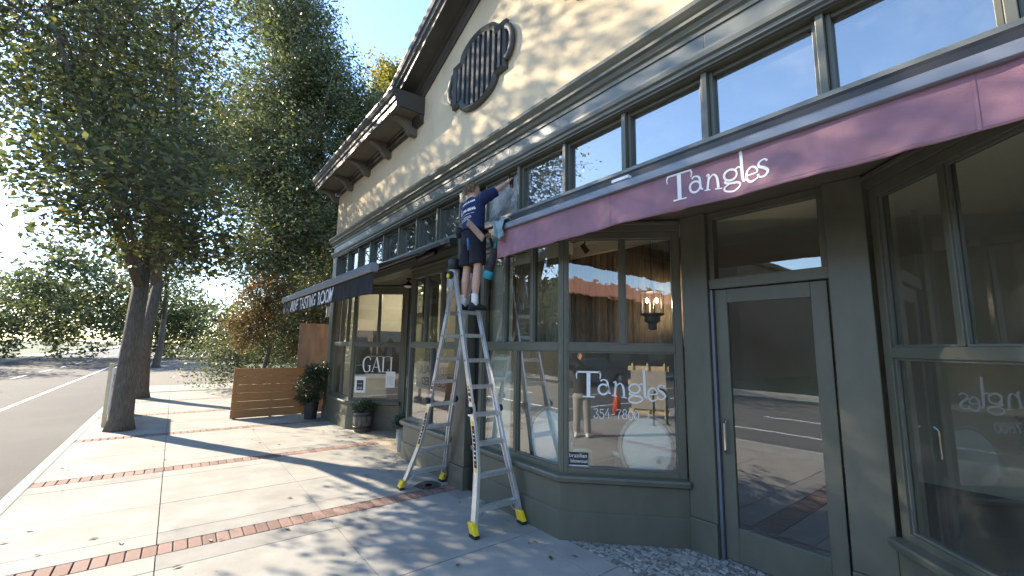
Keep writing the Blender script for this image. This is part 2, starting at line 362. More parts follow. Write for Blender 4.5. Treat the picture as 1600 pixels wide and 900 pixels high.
# ================================================================== SETTING
ground = structure(MB().add([(-900, -900, -0.16), (900, -900, -0.16), (900, 900, -0.16), (-900, 900, -0.16)], [(0, 1, 2, 3)]).build('ground', M['grass']))
road = structure(MB().box(-300, 300, -11.2, -1.45, -0.30, -0.13).build('road', M['asphalt']))
for i in range(-14, 10):
    structure(MB().box(i * 6.0, i * 6.0 + 3.0, -6.4, -6.28, -0.13, -0.126).build('lane_marking', M['white']))
structure(MB().box(-300, 300, -3.75, -3.65, -0.13, -0.126).build('parking_line', M['white']))
kerb_near = structure(MB().box(-300, 300, -1.45, -1.30, -0.28, 0.0).build('kerb_near', M['kerb'], bevel=0.02))
kerb_far = structure(MB().box(-300, 300, -11.35, -11.2, -0.28, 0.0).build('kerb_far', M['kerb'], bevel=0.02))
pave_far = structure(MB().box(-300, 300, -14.0, -11.35, -0.28, -0.004).build('pavement_far', M['concrete2']))
side = structure(MB().box(-60, 40, -1.30, 5.2, -0.30, -0.012).build('sidewalk', M['joint']))
structure(MB().box(-300, -60, -1.30, 5.2, -0.30, -0.004).build('sidewalk_far', M['concrete2']))

F = 3.23
PER = 3.15; B0 = -5.44; BW = 0.26
yj = [-1.30, 0.05, 1.52, 2.98, 3.275]
def slab(x0, x1, y0, y1, m, z=0.0):
    g = 0.0045
    o = MB().box(x0 + g, x1 - g, y0 + g, y1 - g, -0.06, z + random.uniform(-0.0012, 0.0012)).build('paving_slab', m, side)
    return o
bricks_proto = []
for i in range(4):
    bricks_proto.append(None)
nb = 0
for k in range(-6, 4):
    bx0 = B0 + PER * k; bx1 = bx0 + BW
    # brick course: two edging strips of concrete and one row of pavers
    y = -1.28
    while y < 3.24:
        h = 0.108
        if -19 < bx0:
            j = random.randrange(4)
            if bricks_proto[j] is None:
                b = MB().box(-0.122, 0.122, 0.004, h - 0.004, -0.05, 0.002).build('brick', M['brick'][j], side, bevel=0.004)
                bricks_proto[j] = b
            else:
                b = bricks_proto[j].copy(); COL.objects.link(b)
            b.location = ((bx0 + bx1) / 2, y, random.uniform(-0.003, 0.001)); b.rotation_euler.z = random.uniform(-0.012, 0.012)
        y += h + 0.004
    nx = bx0 + PER
    xs = [bx1, bx1 + 0.33, bx1 + 1.60, nx - 0.31, nx]
    for a in range(4):
        for b_ in range(4):
            m = M['concrete'] if (a in (1, 2)) else M['concrete2']
            slab(xs[a], xs[a + 1], yj[b_], yj[b_ + 1], random.choice([m, M['concrete'], M['concrete']]))
# a utility cover beside the ladder
cov = empty('utility_cover', (-5.55, 2.93, 0), 'dark round iron utility cover set in the sidewalk at the brick band', 'cover')
MB().lathe([(0.06, 0.0036), (0.06, 0.006), (0.05, 0.006), (0.05, 0.0036)], (-5.55, 2.93, 0), 20).build('raised_ring', M['blackmetal'], cov)
MB().lathe([(0.17, -0.01), (0.17, 0.004), (0.158, 0.006), (0.15, 0.0035), (0.0, 0.0035)], (-5.55, 2.93, 0), 28).build('rim', M['blackmetal'], cov)

# doorway floors behind the building line
MB().prism_z([(-10.15, 3.285), (-7.15, 3.285), (-7.95, 4.25), (-9.25, 4.25)], -0.05, -0.003).build('aggregate_floor', M['aggregate'], side)
MB().prism_z([(-3.30, 3.285), (0.05, 3.285), (-0.85, 4.25), (-2.30, 4.25)], -0.06, -0.011).build('mortar_bed', M['joint'], side)
st = MB(); y = 3.29; row = 0
while y < 4.24:
    h = random.uniform(0.030, 0.042)
    t_ = (y - 3.285) / 0.965
    xa, xb = -3.28 + t_ * 0.98, 0.03 - t_ * 0.88
    x = xa + random.uniform(-0.03, 0)
    while x < xb:
        w = random.uniform(0.038, 0.085)
        g = 0.0035; z = random.uniform(-0.004, 0.003); jx = [random.uniform(-0.003, 0.003) for _ in range(8)]
        x0, x1, y0, y1 = x + g, x + w - g, y + g, y + h - g
        vt = [(x0 + jx[0], y0 + jx[1], -0.03), (x1 + jx[2], y0 + jx[3], -0.03), (x1 + jx[4], y1 + jx[5], -0.03), (x0 + jx[6], y1 + jx[7], -0.03)]
        ins = 0.004
        up = [(vt[0][0], vt[0][1], z - 0.004), (vt[1][0], vt[1][1], z - 0.004), (vt[2][0], vt[2][1], z - 0.004), (vt[3][0], vt[3][1], z - 0.004)]
        tp = [(vt[0][0] + ins, vt[0][1] + ins, z + random.uniform(-.001, .001)), (vt[1][0] - ins, vt[1][1] + ins, z), (vt[2][0] - ins, vt[2][1] - ins, z), (vt[3][0] + ins, vt[3][1] - ins, z)]
        st.add(vt + up + tp, [(0, 1, 5, 4), (1, 2, 6, 5), (2, 3, 7, 6), (3, 0, 4, 7), (4, 5, 9, 8), (5, 6, 10, 9), (6, 7, 11, 10), (7, 4, 8, 11), (8, 9, 10, 11)], random.choice([0, 0, 1, 1, 2, 3]))
        x += w
    y += h; row += 1
so_ = st.build('pebble_stones', M['stone'], side, fixn=False); so_['kind'] = 'stuff'

# ================================================================== THE BUILDING
XL, XR, XC = -12.05, 1.95, -5.05
bld = empty('storefront_building', (XC, F, 0), 'cream stucco commercial building with dark green wooden shopfronts and a gabled false front', 'building')
DEEP = 17.0
# ---- stucco front (one polygon with the gable) and the body behind it
GX0, GZ0, GS = -7.36, 6.46, 0.41
PEAK = GZ0 + GS * (XC - GX0)
mxm = lambda x: 2 * XC - x
MB().prism_y([(XL, 4.56), (XR, 4.56), (XR, 6.12), (mxm(GX0), 6.12), (mxm(GX0), GZ0), (XC, PEAK), (GX0, GZ0), (GX0, 6.12), (XL, 6.12)], F, F + 0.30).build('wall', M['stucco'], bld)
MB().box(XL, XL + 0.28, F + 0.305, DEEP, 0, 6.1).box(XR - 0.28, XR, F + 0.305, DEEP, 0, 6.1).box(XL + 0.285, XR - 0.285, DEEP - 0.3, DEEP, 0, 6.1).build('side_wall', M['stucco'], bld)
MB().box(XL + 0.29, XR - 0.29, F + 0.31, DEEP - 0.31, 5.75, 5.95).build('roof', M['asphalt'], bld)
MB().prism_y([(GX0, 5.96), (mxm(GX0), 5.96), (mxm(GX0), GZ0 - 0.05), (XC, PEAK - 0.05), (GX0, GZ0 - 0.05)], F + 0.305, F + 6).build('gable_block', M['stucco'], bld)
# ---- corner pilasters and lower front structure
for a, b in ((XL - 0.005, -11.74), (1.64, XR + 0.005)):
    MB().box(a, b, F - 0.03, F + 0.28, 0.30, 4.20).build('pilaster', M['green'], bld, bevel=0.006)
    MB().box(a - 0.02, b + 0.02, F - 0.05, F + 0.29, -0.02, 0.298).build('pilaster_base', M['green'], bld, bevel=0.006)
MB().box(-5.44, -5.10, F - 0.03, F + 0.28, 0.29, 4.20).build('pier', M['green'], bld, bevel=0.006)
MB().box(-5.46, -5.085, F - 0.05, F + 0.29, -0.02, 0.288).build('pier_base', M['green'], bld, bevel=0.006)
MB().box(-5.08, -4.90, F + 0.10, F + 0.25, -0.02, 4.20).build('pier_reveal', M['blackmetal'], bld)
for a, b in ((-11.735, -5.465), (-4.89, 1.635)):
    MB().box(a, b, F + 0.015, F + 0.30, 3.285, 3.50).build('beam', M['green'], bld, bevel=0.005)
# ---- cornice, frieze boards, lower moulding
cx0, cx1 = XL - 0.14, XR + 0.14
MB().prism_x([(F + 0.05, 4.50), (F - 0.035, 4.50), (F - 0.035, 4.545), (F - 0.06, 4.56), (F - 0.075, 4.60), (F - 0.105, 4.615), (F - 0.105, 4.645), (F - 0.12, 4.66), (F - 0.15, 4.70), (F - 0.155, 4.735), (F + 0.02, 4.765), (F + 0.05, 4.765)], cx0, cx1).build('cornice', M['green'], bld)
xx = XL - 0.02
while xx < XR + 0.015:
    x2 = min(xx + 2.62, XR + 0.02)
    MB().box(xx + 0.0015, x2 - 0.0015, F - 0.022, F + 0.06, 4.325, 4.498).build('frieze_board', M['frieze'], bld, bevel=0.003)
    xx = x2
MB().prism_x([(F + 0.05, 4.20), (F - 0.02, 4.20), (F - 0.02, 4.215), (F - 0.045, 4.225), (F - 0.05, 4.25), (F - 0.075, 4.265), (F - 0.085, 4.30), (F - 0.085, 4.322), (F + 0.05, 4.322)], XL - 0.06, XR + 0.06).build('lower_moulding', M['frieze'], bld)
MB().box(XL, XR, F + 0.005, F + 0.30, 4.205, 4.555).build('lintel', M['green'], bld)
MB().box(XL, XR, F + 0.005, F + 0.11, 4.19, 4.2045).build('lintel_soffit', M['green'], bld)

# ---- transom windows
def transom(x0, x1, gm='glassdusty'):
    z0, z1 = 3.60, 4.188
    f = MB()
    y0, y1 = F + 0.06, F + 0.14
    f.box(x0, x0 + 0.03, y0, y1, z0, z1).box(x1 - 0.03, x1, y0, y1, z0, z1).box(x0 + 0.03, x1 - 0.03, y0 + 0.01, y1, z1 - 0.035, z1).box(x0 + 0.03, x1 - 0.03, y0 + 0.01, y1, z0, z0 + 0.035)
    w = f.build('transom_window', M['green'], bld, bevel=0.003)
    MB().box(x0 + 0.031, x1 - 0.031, F + 0.105, F + 0.110, z0 + 0.036, z1 - 0.036).build('pane', M[gm], w)
def transoms(xa, xb, n):
    MB().box(xa, xb, F - 0.01, F + 0.16, 3.505, 3.598).build('transom_sill', M['frieze'], bld, bevel=0.006)
    w = (xb - xa) / n
    for i in range(n):
        a = xa + i * w; transom(a + 0.026, a + w - 0.026, 'glasssoap' if (xa > -5 and i < 1) else 'glassdusty')
        if i: MB().box(a - 0.024, a + 0.024, F + 0.02, F + 0.15, 3.60, 4.188).build('transom_mullion', M['green'], bld, bevel=0.004)
transoms(-11.735, -5.465, 8)
transoms(-4.895, 1.635, 8)

# ---- storefront windows
def unit(name, org, u, L, upper, lower, wavy=False, ext=(0, 0), base_gap=0.0):
    T = frame((org[0], org[1], 0), u)
    e0, e1 = ext
    MB(T).box(0, L, 0.0, 0.22, -0.02, 0.545).build('base_panel', M['green'], bld, bevel=0.004)
    MB(T).box(-e0 * 0.018, L + e1 * 0.018, -0.018, -0.0005, -0.02, 0.272).build('skirting', M['green'], bld, bevel=0.005)
    s_ = MB(T); s_.prism_x([(0.20, 0.547), (-0.03, 0.547), (-0.055, 0.565), (-0.06, 0.60), (-0.05, 0.618), (0.20, 0.632)], -e0 * 0.055, L + e1 * 0.055)
    s_.build('sill', M['green'], bld)
    f = MB(T); p = 0.075; d0, d1 = 0.035, 0.13
    f.box(0, p, d0, d1, 0.62, 3.16).box(L - p, L, d0, d1, 0.62, 3.16)
    f.box(p, L - p, d0, d1, 3.085, 3.16).box(p, L - p, d0, d1, 1.865, 1.945).box(p, L - p, d0, d1, 0.62, 0.675)
    for x in upper[1:-1]: f.box(x - 0.025, x + 0.025, d0 + 0.006, d1 - 0.01, 1.946, 3.084)
    for x in lower[1:-1]: f.box(x - 0.025, x + 0.025, d0 + 0.006, d1 - 0.01, 0.676, 1.864)
    fr = f.build('shop_window', M['green'], bld, bevel=0.005, label=name)
    b = MB(T)
    def bead(a, c, z0, z1):
        t = 0.014; b.box(a, a + t, 0.055, 0.075, z0, z1).box(c - t, c, 0.055, 0.075, z0, z1).box(a + t, c - t, 0.055, 0.075, z0, z0 + t).box(a + t, c - t, 0.055, 0.075, z1 - t, z1)
    for i in range(len(upper) - 1):
        a = upper[i] + (p if i == 0 else 0.025); c = upper[i + 1] - (p if i == len(upper) - 2 else 0.025)
        MB(T).box(a, c, 0.080, 0.085, 1.946, 3.084).build('pane', M['glasswavy'] if wavy else M['glass'], fr); bead(a, c, 1.946, 3.084)
    for i in range(len(lower) - 1):
        a = lower[i] + (p if i == 0 else 0.025); c = lower[i + 1] - (p if i == len(lower) - 2 else 0.025)
        MB(T).box(a, c, 0.080, 0.085, 0.676, 1.864).build('pane', M['glass'], fr); bead(a, c, 0.676, 1.864)
    b.build('glazing_bead', M['frieze'], fr)
    MB(T).box(-e0 * 0.01, L + e1 * 0.01, 0.02, 0.20, 3.161, 3.284).build('header_panel', M['green'], bld, bevel=0.004)
    MB(T).box(-e0 * 0.02, L + e1 * 0.02, -0.012, 0.019, 3.225, 3.262).build('header_moulding', M['green'], bld, bevel=0.006)
    return fr, T
SQ = math.sqrt(0.5)
wn1, T1 = unit('salon front window', (-4.895, F), (1, 0), 1.605, [0, 0.53, 1.075, 1.605], [0, 0.785, 1.605], True, (0, 0.41))
A_L = 1.26
wn2, T2 = unit('salon angled window', (-3.29, F), (SQ, SQ), A_L, [0, 0.66, A_L], [0, A_L], True, (0.41, 0))
wn3, T3 = unit('wine shop window beside the middle pier', (-7.13, F), (1, 0), 1.665, [0, 0.55, 1.11, 1.665], [0, 0.83, 1.665], False, (0.41, 0))
wn4, T4 = unit('wine shop front window', (-11.735, F), (1, 0), 1.535, [0, 0.51, 1.02, 1.535], [0, 0.77, 1.535], False, (0, 0.41))
wn5, T5 = unit('wine shop angled window', (-10.20, F), (SQ, SQ), A_L, [0, 0.63, A_L], [0, A_L], False, (0.41, 0))
wn6, T6 = unit('wine shop inner angled window', (-7.13 - A_L * SQ, F + A_L * SQ), (SQ, -SQ), A_L, [0, 0.63, A_L], [0, A_L], False, (0, 0.41))
wn7, T7 = unit('salon far angled window', (-0.85, F + A_L * SQ), (SQ, -SQ), A_L, [0, 0.63, A_L], [0, A_L], False, (0, 0.41))
wn8, T8 = unit('salon far front window', (-0.85 + A_L * SQ, F), (1, 0), 1.635 + 0.85 - A_L * SQ, [0, 0.53, 1.06, 1.635 + 0.85 - A_L * SQ], [0, 0.8, 1.635 + 0.85 - A_L * SQ], False, (0.41, 0))
# ---- door recesses
YB = F + A_L * SQ            # back of the recess
def recess(xa, xb, jw, door_label):
    # jamb piers, header, ceiling, door
    for a, b in ((xa, xa + jw), (xb - jw, xb)):
        MB().box(a, b, YB, YB + 0.18, 0.30, 3.284).build('jamb', M['green'], bld, bevel=0.006)
        MB().box(a, b + 0.0, YB - 0.016, YB + 0.19, -0.02, 0.299).build('jamb_base', M['green'], bld, bevel=0.004)
    MB().box(xa + jw, xb - jw, YB + 0.03, YB + 0.17, 2.50, 2.60).build('door_head', M['green'], bld, bevel=0.004)
    fr = MB(); d0, d1 = xa + jw + 0.004, xb - jw - 0.004
    fr.box(d0, d0 + 0.05, YB + 0.05, YB + 0.15, 2.604, 3.28).box(d1 - 0.05, d1, YB + 0.05, YB + 0.15, 2.604, 3.28).box(d0 + 0.05, d1 - 0.05, YB + 0.05, YB + 0.15, 3.22, 3.28)
    tl = fr.build('door_transom', M['green'], bld); MB().box(d0 + 0.051, d1 - 0.051, YB + 0.09, YB + 0.095, 2.605, 3.219).build('pane', M['glass'], tl)
    dm = MB(); a, b = d0 + 0.03, d1 - 0.03
    dm.box(a, a + 0.12, YB + 0.07, YB + 0.115, 0.01, 2.49).box(b - 0.12, b, YB + 0.07, YB + 0.115, 0.01, 2.49).box(a + 0.12, b - 0.12, YB + 0.07, YB + 0.115, 2.36, 2.49).box(a + 0.12, b - 0.12, YB + 0.07, YB + 0.115, 0.01, 0.30)
    d = dm.build('door', M['green'], bld, bevel=0.004)
    MB().box(a + 0.121, b - 0.121, YB + 0.09, YB + 0.095, 0.301, 2.359).build('pane', M['glass'], d)
    MB().tube([(a + 0.06, YB + 0.05, 0.95), (a + 0.06, YB + 0.02, 0.98), (a + 0.06, YB + 0.02, 1.22), (a + 0.06, YB + 0.05, 1.25)], 0.011, 8).build('handle', M['chrome'], d)
    MB().box(d0 + 0.001, d0 + 0.028, YB + 0.035, YB + 0.068, 0.0, 2.49).build('door_seal', M['alubar'], bld)
recess(-10.20 + A_L * SQ, -7.13 - A_L * SQ, 0.17, 'wine')
recess(-3.29 + A_L * SQ, -0.85, 0.27, 'salon')
MB().prism_z([(-10.2, F + 0.301), (-7.13, F + 0.301), (-7.13 - A_L * SQ, YB + 0.2), (-10.2 + A_L * SQ, YB + 0.2)], 3.286, 3.40).build('porch_ceiling', M['eavesoff'], bld)
MB().prism_z([(-3.29, F + 0.301), (0.04, F + 0.301), (-0.85, YB + 0.2), (-3.29 + A_L * SQ, YB + 0.2)], 3.286, 3.40).build('porch_ceiling', M['eavesoff'], bld)

# ---- interiors (rooms behind the glass)
MB().box(-11.77, 1.67, YB + 0.2, 9.0, -0.02, 0.02).build('interior_floor', M['floorin'], bld)
for pl in ([(-11.7, F + 0.23), (-10.3, F + 0.23), (-9.5, YB + 0.19), (-11.7, YB + 0.19)], [(-7.0, F + 0.23), (-5.2, F + 0.23), (-5.2, YB + 0.19), (-7.85, YB + 0.19)],
           [(-4.97, F + 0.23), (-3.4, F + 0.23), (-2.6, YB + 0.19), (-4.97, YB + 0.19)], [(0.15, F + 0.23), (1.6, F + 0.23), (1.6, YB + 0.19), (-0.65, YB + 0.19)]):
    MB().prism_z(pl, -0.02, 0.40).build('display_platform', M['floorin'], bld)
MB().box(-11.65, -5.19, F + 0.305, 8.89, 3.42, 3.48).box(-4.97, 1.57, F + 0.305, 8.89, 3.42, 3.48).build('interior_ceiling', M['cream'], bld)
MB().box(-11.77, 1.67, F + 0.305, 9.0, 4.41, 4.50).build('upper_ceiling', M['cream'], bld)
MB().box(-11.77, 1.67, 8.9, 9.0, 0.02, 4.40).box(-11.77, -11.66, F + 0.305, 8.9, 0.02, 4.40).box(-5.18, -4.98, F + 0.26, 8.9, 0.02, 4.40).box(1.58, 1.67, F + 0.305, 8.9, 0.02, 4.40).build('interior_wall', M['cream'], bld)
MB().box(-4.96, -2.46, 4.70, 4.79, 3.27, 3.415).build('bulkhead', M['cream'], bld)

MB().box(-4.88, -4.40, F + 0.20, F + 0.215, 0.42, 3.08).build('added_bright_panel', M['cream'], bld)  # cream board added behind the glass to brighten this pane like a lit partition
ro = MB().box(-4.345, -3.345, F + 0.19, F + 0.25, 2.955, 3.09).build('roller_box', M['cream'], bld)
MB().box(-4.335, -3.355, F + 0.215, F + 0.22, 1.925, 2.953).build('roller_shade', mat('woven_roller', (0.30, 0.235, 0.165), 0.9, var=0.45, scale=9, bump=0.5, bscale=30, stretch=(8, 8, 0.7), dirt=(0.40, 0.33, 0.25), dscale=6), ro)
# ---- vent in the gable
VX, VZ = -5.02, 6.04
def vent_outline(k):          # k: inset
    hw, hz, lw, lh = 0.71 - k, 0.37 - k, 0.50 - k, 0.24
    pts = []
    pts += [(hw, -hz), (hw, hz), (lw, hz)]
    pts += [(lw * math.cos(a), hz + (lh) * math.sin(a)) for a in [math.pi * i / 16 for i in range(1, 16)]]
    pts += [(-lw, hz), (-hw, hz), (-hw, -hz), (-lw, -hz)]
    pts += [(lw * math.cos(a), -hz + lh * math.sin(a)) for a in [math.pi + math.pi * i / 16 for i in range(1, 16)]]
    pts += [(lw, -hz)]
    return pts
o1, o2, o3 = vent_outline(0.0), vent_outline(0.035), vent_outline(0.085); n = len(o1)
vf = MB()
lv = [(o1, F + 0.02), (o1, F - 0.05), (o2, F - 0.085), (o3, F - 0.04), (o3, F + 0.02)]
V = []; Fc = []
for pl, yy in lv: V += [(VX + x, yy, VZ + z) for x, z in pl]
for i in range(len(lv) - 1):
    for k in range(n): Fc.append((i * n + k, i * n + (k + 1) % n, (i + 1) * n + (k + 1) % n, (i + 1) * n + k))
vf.add(V, Fc)
vent = vf.build('vent', M['ventpaint'], bld, label='quatrefoil louvred gable vent')
MB().prism_y([(VX + x, VZ + z) for x, z in vent_outline(0.084)], F - 0.004, F + 0.015).build('vent_backing', M['dark'], vent)
def zlim(x):
    hw, hz, lw, lh = 0.71 - 0.088, 0.37 - 0.088, 0.50 - 0.088, 0.24
    if abs(x) < lw: return hz + lh * math.sqrt(max(0, 1 - (x / lw) ** 2))
    return hz
for i in range(9):
    x = -0.545 + i * 0.136; w = 0.062
    a, b = x - w / 2, x + w / 2
    mb = MB(); za, zb = zlim(a), zlim(b)
    mb.prism_y([(VX + a, VZ - za), (VX + b, VZ - zb), (VX + b, VZ + zb), (VX + a, VZ + za)], F - 0.05, F - 0.006)
    mb.build('slat', M['slat'], vent)
for s_ in (-1, 1):
    pts = [(VX + s_ * (0.705 + 0.135 * math.sin(math.pi * i / 12)), F - 0.045, VZ + 0.20 * math.cos(math.pi * i / 12) * 1.15) for i in range(13)]
    MB().tube(pts, (0.035, 0.05), 8, ref=(0, 1, 0)).build('side_lobe', M['ventpaint'], vent, smooth=True)

# ---- bracketed horizontal eaves and gable rakes
def eave(xa, xb, end):
    z = 6.12; p = 0.55
    prof = [(F + 0.02, z), (F - p + 0.05, z), (F - p + 0.05, z - 0.035), (F - p, z - 0.035), (F - p, z + 0.09), (F - p - 0.03, z + 0.10), (F - p - 0.035, z + 0.16), (F - p - 0.07, z + 0.19), (F - p - 0.10, z + 0.26), (F - p - 0.10, z + 0.30), (F + 0.32, z + 0.36), (F + 0.32, z + 0.001)]
    e = MB().prism_x(prof, xa, xb).build('eave', M['eave'], bld)
    MB().box(xa + 0.03, xb - 0.03, F - p + 0.06, F - 0.12, z - 0.018, z - 0.002).build('soffit_board', M['eavesoff'], e)
    MB().prism_x([(F - 0.001, z - 0.17), (F - 0.03, z - 0.17), (F - 0.04, z - 0.12), (F - 0.07, z - 0.10), (F - 0.085, z - 0.045), (F - 0.11, z - 0.03), (F - 0.115, z - 0.001), (F - 0.001, z - 0.001)], xa + 0.02, xb - 0.02).build('bed_mould', M['eave'], e)
    n_ = 5
    for i in range(n_):
        x = xa + 0.28 + (xb - xa - 0.62) * i / (n_ - 1)
        cv = [(F - 0.116, z - 0.002), (F - 0.46, z - 0.002), (F - 0.46, z - 0.07), (F - 0.42, z - 0.085), (F - 0.33, z - 0.11), (F - 0.23, z - 0.17), (F - 0.17, z - 0.26), (F - 0.14, z - 0.30), (F - 0.116, z - 0.31), (F - 0.002, z - 0.31), (F - 0.002, z - 0.171), (F - 0.116, z - 0.171)]
        MB().prism_x(cv, x - 0.065, x + 0.065).build('bracket', M['eavesoff'], e)
eave(XL - 0.35, -6.86, 1); eave(mxm(-6.86), XR + 0.35, 0)
def rake(x0, z0, x1, z1, sgn):
    prof = [(F + 0.3, 0.0), (F - 0.06, 0.0), (F - 0.36, 0.0), (F - 0.36, -0.03), (F - 0.40, -0.03), (F - 0.40, 0.08), (F - 0.44, 0.10), (F - 0.45, 0.15), (F - 0.48, 0.18), (F - 0.50, 0.24), (F - 0.50, 0.27), (F + 0.3, 0.29)]
    n_ = len(prof); mb = MB()
    mb.add([(x0, y, z0 + z) for y, z in prof] + [(x1, y, z1 + z) for y, z in prof], [tuple(range(n_)), tuple(range(n_, 2 * n_))] + [(i, (i + 1) % n_, (i + 1) % n_ + n_, i + n_) for i in range(n_)])
    r = mb.build('rake', M['eave'], bld)
    prof = [(F - 0.001, -0.20), (F - 0.03, -0.20), (F - 0.05, -0.13), (F - 0.09, -0.10), (F - 0.10, -0.04), (F - 0.13, -0.003), (F - 0.001, -0.003)]; n_ = len(prof); mb = MB()
    mb.add([(x0, y, z0 + z) for y, z in prof] + [(x1, y, z1 + z) for y, z in prof], [tuple(range(n_)), tuple(range(n_, 2 * n_))] + [(i, (i + 1) % n_, (i + 1) % n_ + n_, i + n_) for i in range(n_)])
    mb.build('rake_mould', M['eave'], r)
rx = -7.62
rake(rx, GZ0 + GS * (rx - GX0) + 0.02, XC, PEAK + 0.02, 1); rake(mxm(rx), GZ0 + GS * (rx - GX0) + 0.02, XC, PEAK + 0.02, -1)
# ================================================================== LETTERING
def tangles():
    g = []
    def put(strokes, dx, dy, s=1.0, rot=0.0): g.append(place(ribbon(strokes), dx, dy, s, rot))
    T_ = [[(0.03, 0.70, 0.03), (0.01, 0.85, 0.05), (0.06, 0.97, 0.08)], [(0.02, 0.965, 0.07), (0.94, 0.965, 0.07)], [(0.90, 0.97, 0.08), (0.94, 0.85, 0.05), (0.91, 0.70, 0.03)],
          [(0.48, 0.94, 0.15), (0.47, 0.05, 0.14)], [(0.24, 0.025, 0.05), (0.72, 0.025, 0.05)]]
    put(T_, 0, 0)
    a_ = [arc(0.20, 0.19, 0.18, 0.19, 20, 380, 0.06, 16, 0.075), [(0.10, 0.50, 0.07), (0.20, 0.56, 0.05), (0.34, 0.50, 0.07), (0.38, 0.30, 0.08), (0.40, 0.10, 0.08), (0.48, 0.03, 0.04)]]
    put(a_, 0.84, 0.13)
    n_ = [[(0.0, 0.50, 0.04), (0.09, 0.52, 0.07), (0.10, 0.02, 0.08)], [(0.0, 0.02, 0.04), (0.20, 0.02, 0.04)], [(0.10, 0.36, 0.05), (0.24, 0.52, 0.05), (0.38, 0.40, 0.08), (0.46, 0.05, 0.08)], [(0.36, 0.02, 0.04), (0.58, 0.02, 0.04)]]
    put(n_, 1.36, 0.08, 1.0, -0.14)
    g_ = [arc(0.25, 0.38, 0.20, 0.17, 0, 360, 0.06, 18, 0.075), [(0.40, 0.50, 0.05), (0.50, 0.56, 0.05), (0.58, 0.52, 0.06)], [(0.12, 0.26, 0.05), (0.06, 0.18, 0.07), (0.20, 0.12, 0.07), (0.46, 0.08, 0.07), (0.52, -0.04, 0.06), (0.30, -0.16, 0.06), (0.06, -0.10, 0.06), (0.04, 0.02, 0.05), (0.18, 0.10, 0.04)]]
    put(g_, 1.97, 0.0)
    put([[(0.0, 1.0, 0.05), (0.06, 0.96, 0.09), (0.08, 0.08, 0.09), (0.16, 0.02, 0.04)]], 2.52, 0.06)
    e_ = [[(0.02, 0.28, 0.04), (0.34, 0.30, 0.05), (0.30, 0.46, 0.06), (0.17, 0.52, 0.06), (0.04, 0.40, 0.07), (0.03, 0.18, 0.07), (0.16, 0.04, 0.07), (0.36, 0.12, 0.04)]]
    put(e_, 2.70, -0.10)
    s_ = [[(0.30, 0.48, 0.07), (0.20, 0.56, 0.05), (0.06, 0.50, 0.06), (0.05, 0.38, 0.08), (0.20, 0.28, 0.09), (0.30, 0.16, 0.08), (0.20, 0.03, 0.06), (0.04, 0.05, 0.05), (0.02, 0.14, 0.08)]]
    put(s_, 3.05, -0.02)
    return merge(*g)
TANG = tangles()
def digits(txt, w=0.075):
    D = {'3': [[(0.05, 0.88, w), (0.25, 1.0, w * .7), (0.45, 0.82, w), (0.25, 0.55, w * .6)], [(0.25, 0.55, w * .6), (0.50, 0.32, w), (0.28, 0.0, w * .8), (0.02, 0.16, w), (0.14, 0.28, w * .7)]],
         '5': [[(0.46, 0.97, w * .8), (0.12, 0.97, w * .8)], [(0.12, 0.97, w * .7), (0.08, 0.55, w * .7)], [(0.08, 0.55, w * .6), (0.30, 0.62, w), (0.48, 0.34, w), (0.28, 0.0, w * .8), (0.02, 0.14, w), (0.12, 0.26, w * .7)]],
         '4': [[(0.36, 1.0, w), (0.02, 0.32, w * .7)], [(0.02, 0.32, w * .7), (0.54, 0.32, w * .7)], [(0.36, 0.62, w), (0.36, 0.0, w)]],
         '7': [[(0.02, 0.84, w), (0.06, 0.97, w * .8), (0.48, 0.95, w * .8)], [(0.48, 0.95, w * .8), (0.22, 0.45, w), (0.20, 0.0, w)]],
         '8': [arc(0.25, 0.75, 0.18, 0.23, 0, 360, w * .8, 16), arc(0.25, 0.26, 0.23, 0.26, 0, 360, w * .9, 16)],
         '0': [arc(0.26, 0.48, 0.24, 0.47, 0, 360, w * .9, 18), arc(0.26, 0.48, 0.11, 0.26, 60, 300, w * .5, 12)],
         '-': [[(0.05, 0.45, w), (0.42, 0.45, w)]]}
    return merge(*[place(ribbon(D[c]), i * 0.60, (0.0, -0.03, 0.05, 0.0, -0.02, 0.02, -0.05, 0.0)[i % 8]) for i, c in enumerate(txt)])
def on(T, u, z): return T @ Matrix.Translation((u, 0.080, z))
decal('lettering', place(TANG, 0, 0, 0.272), on(T2, 0.165, 1.385), M['white'], wn2, off=0.0015, th=0.001)
decal('lettering', place(digits('354-7800'), 0, 0, 0.098), on(T2, 0.345, 1.175), M['white'], wn2, off=0.0015, th=0.001)
# small salon poster and a gold round sticker
MB(on(T2, 0.083, 0.70)).box(0, 0.205, -0.004, -0.0015, 0, 0.125).build('poster', M['poster'], wn2)
decal('poster_lettering', merge(place(textflat('brazilian', 0.056), 0.006, 0.075), place(textflat('blowout', 0.054), 0.018, 0.022)), on(T2, 0.083, 0.70), M['white'], wn2, off=0.0042, th=0.0006)
MB(on(T2, 0.083, 0.68)).box(0, 0.205, -0.004, -0.0015, 0, 0.018).build('poster_strip', M['white'], wn2)
swirl = merge(*[ribbon([arc(0.5 + 0.13 * math.cos(k * 0.9), 0.5 + 0.13 * math.sin(k * 0.9), 0.22 + 0.03 * (k % 3), 0.2, k * 50, k * 50 + 230, 0.035, 12)]) for k in range(9)] + [ribbon([arc(0.5, 0.5, 0.46, 0.46, 0, 360, 0.04, 24)])])
decal('round_sticker', place(swirl, 0, 0, 0.13), on(T2, 0.93, 0.70), mat('gold_print', (0.62, 0.55, 0.36), 0.5), wn2, off=0.0015, th=0.001)
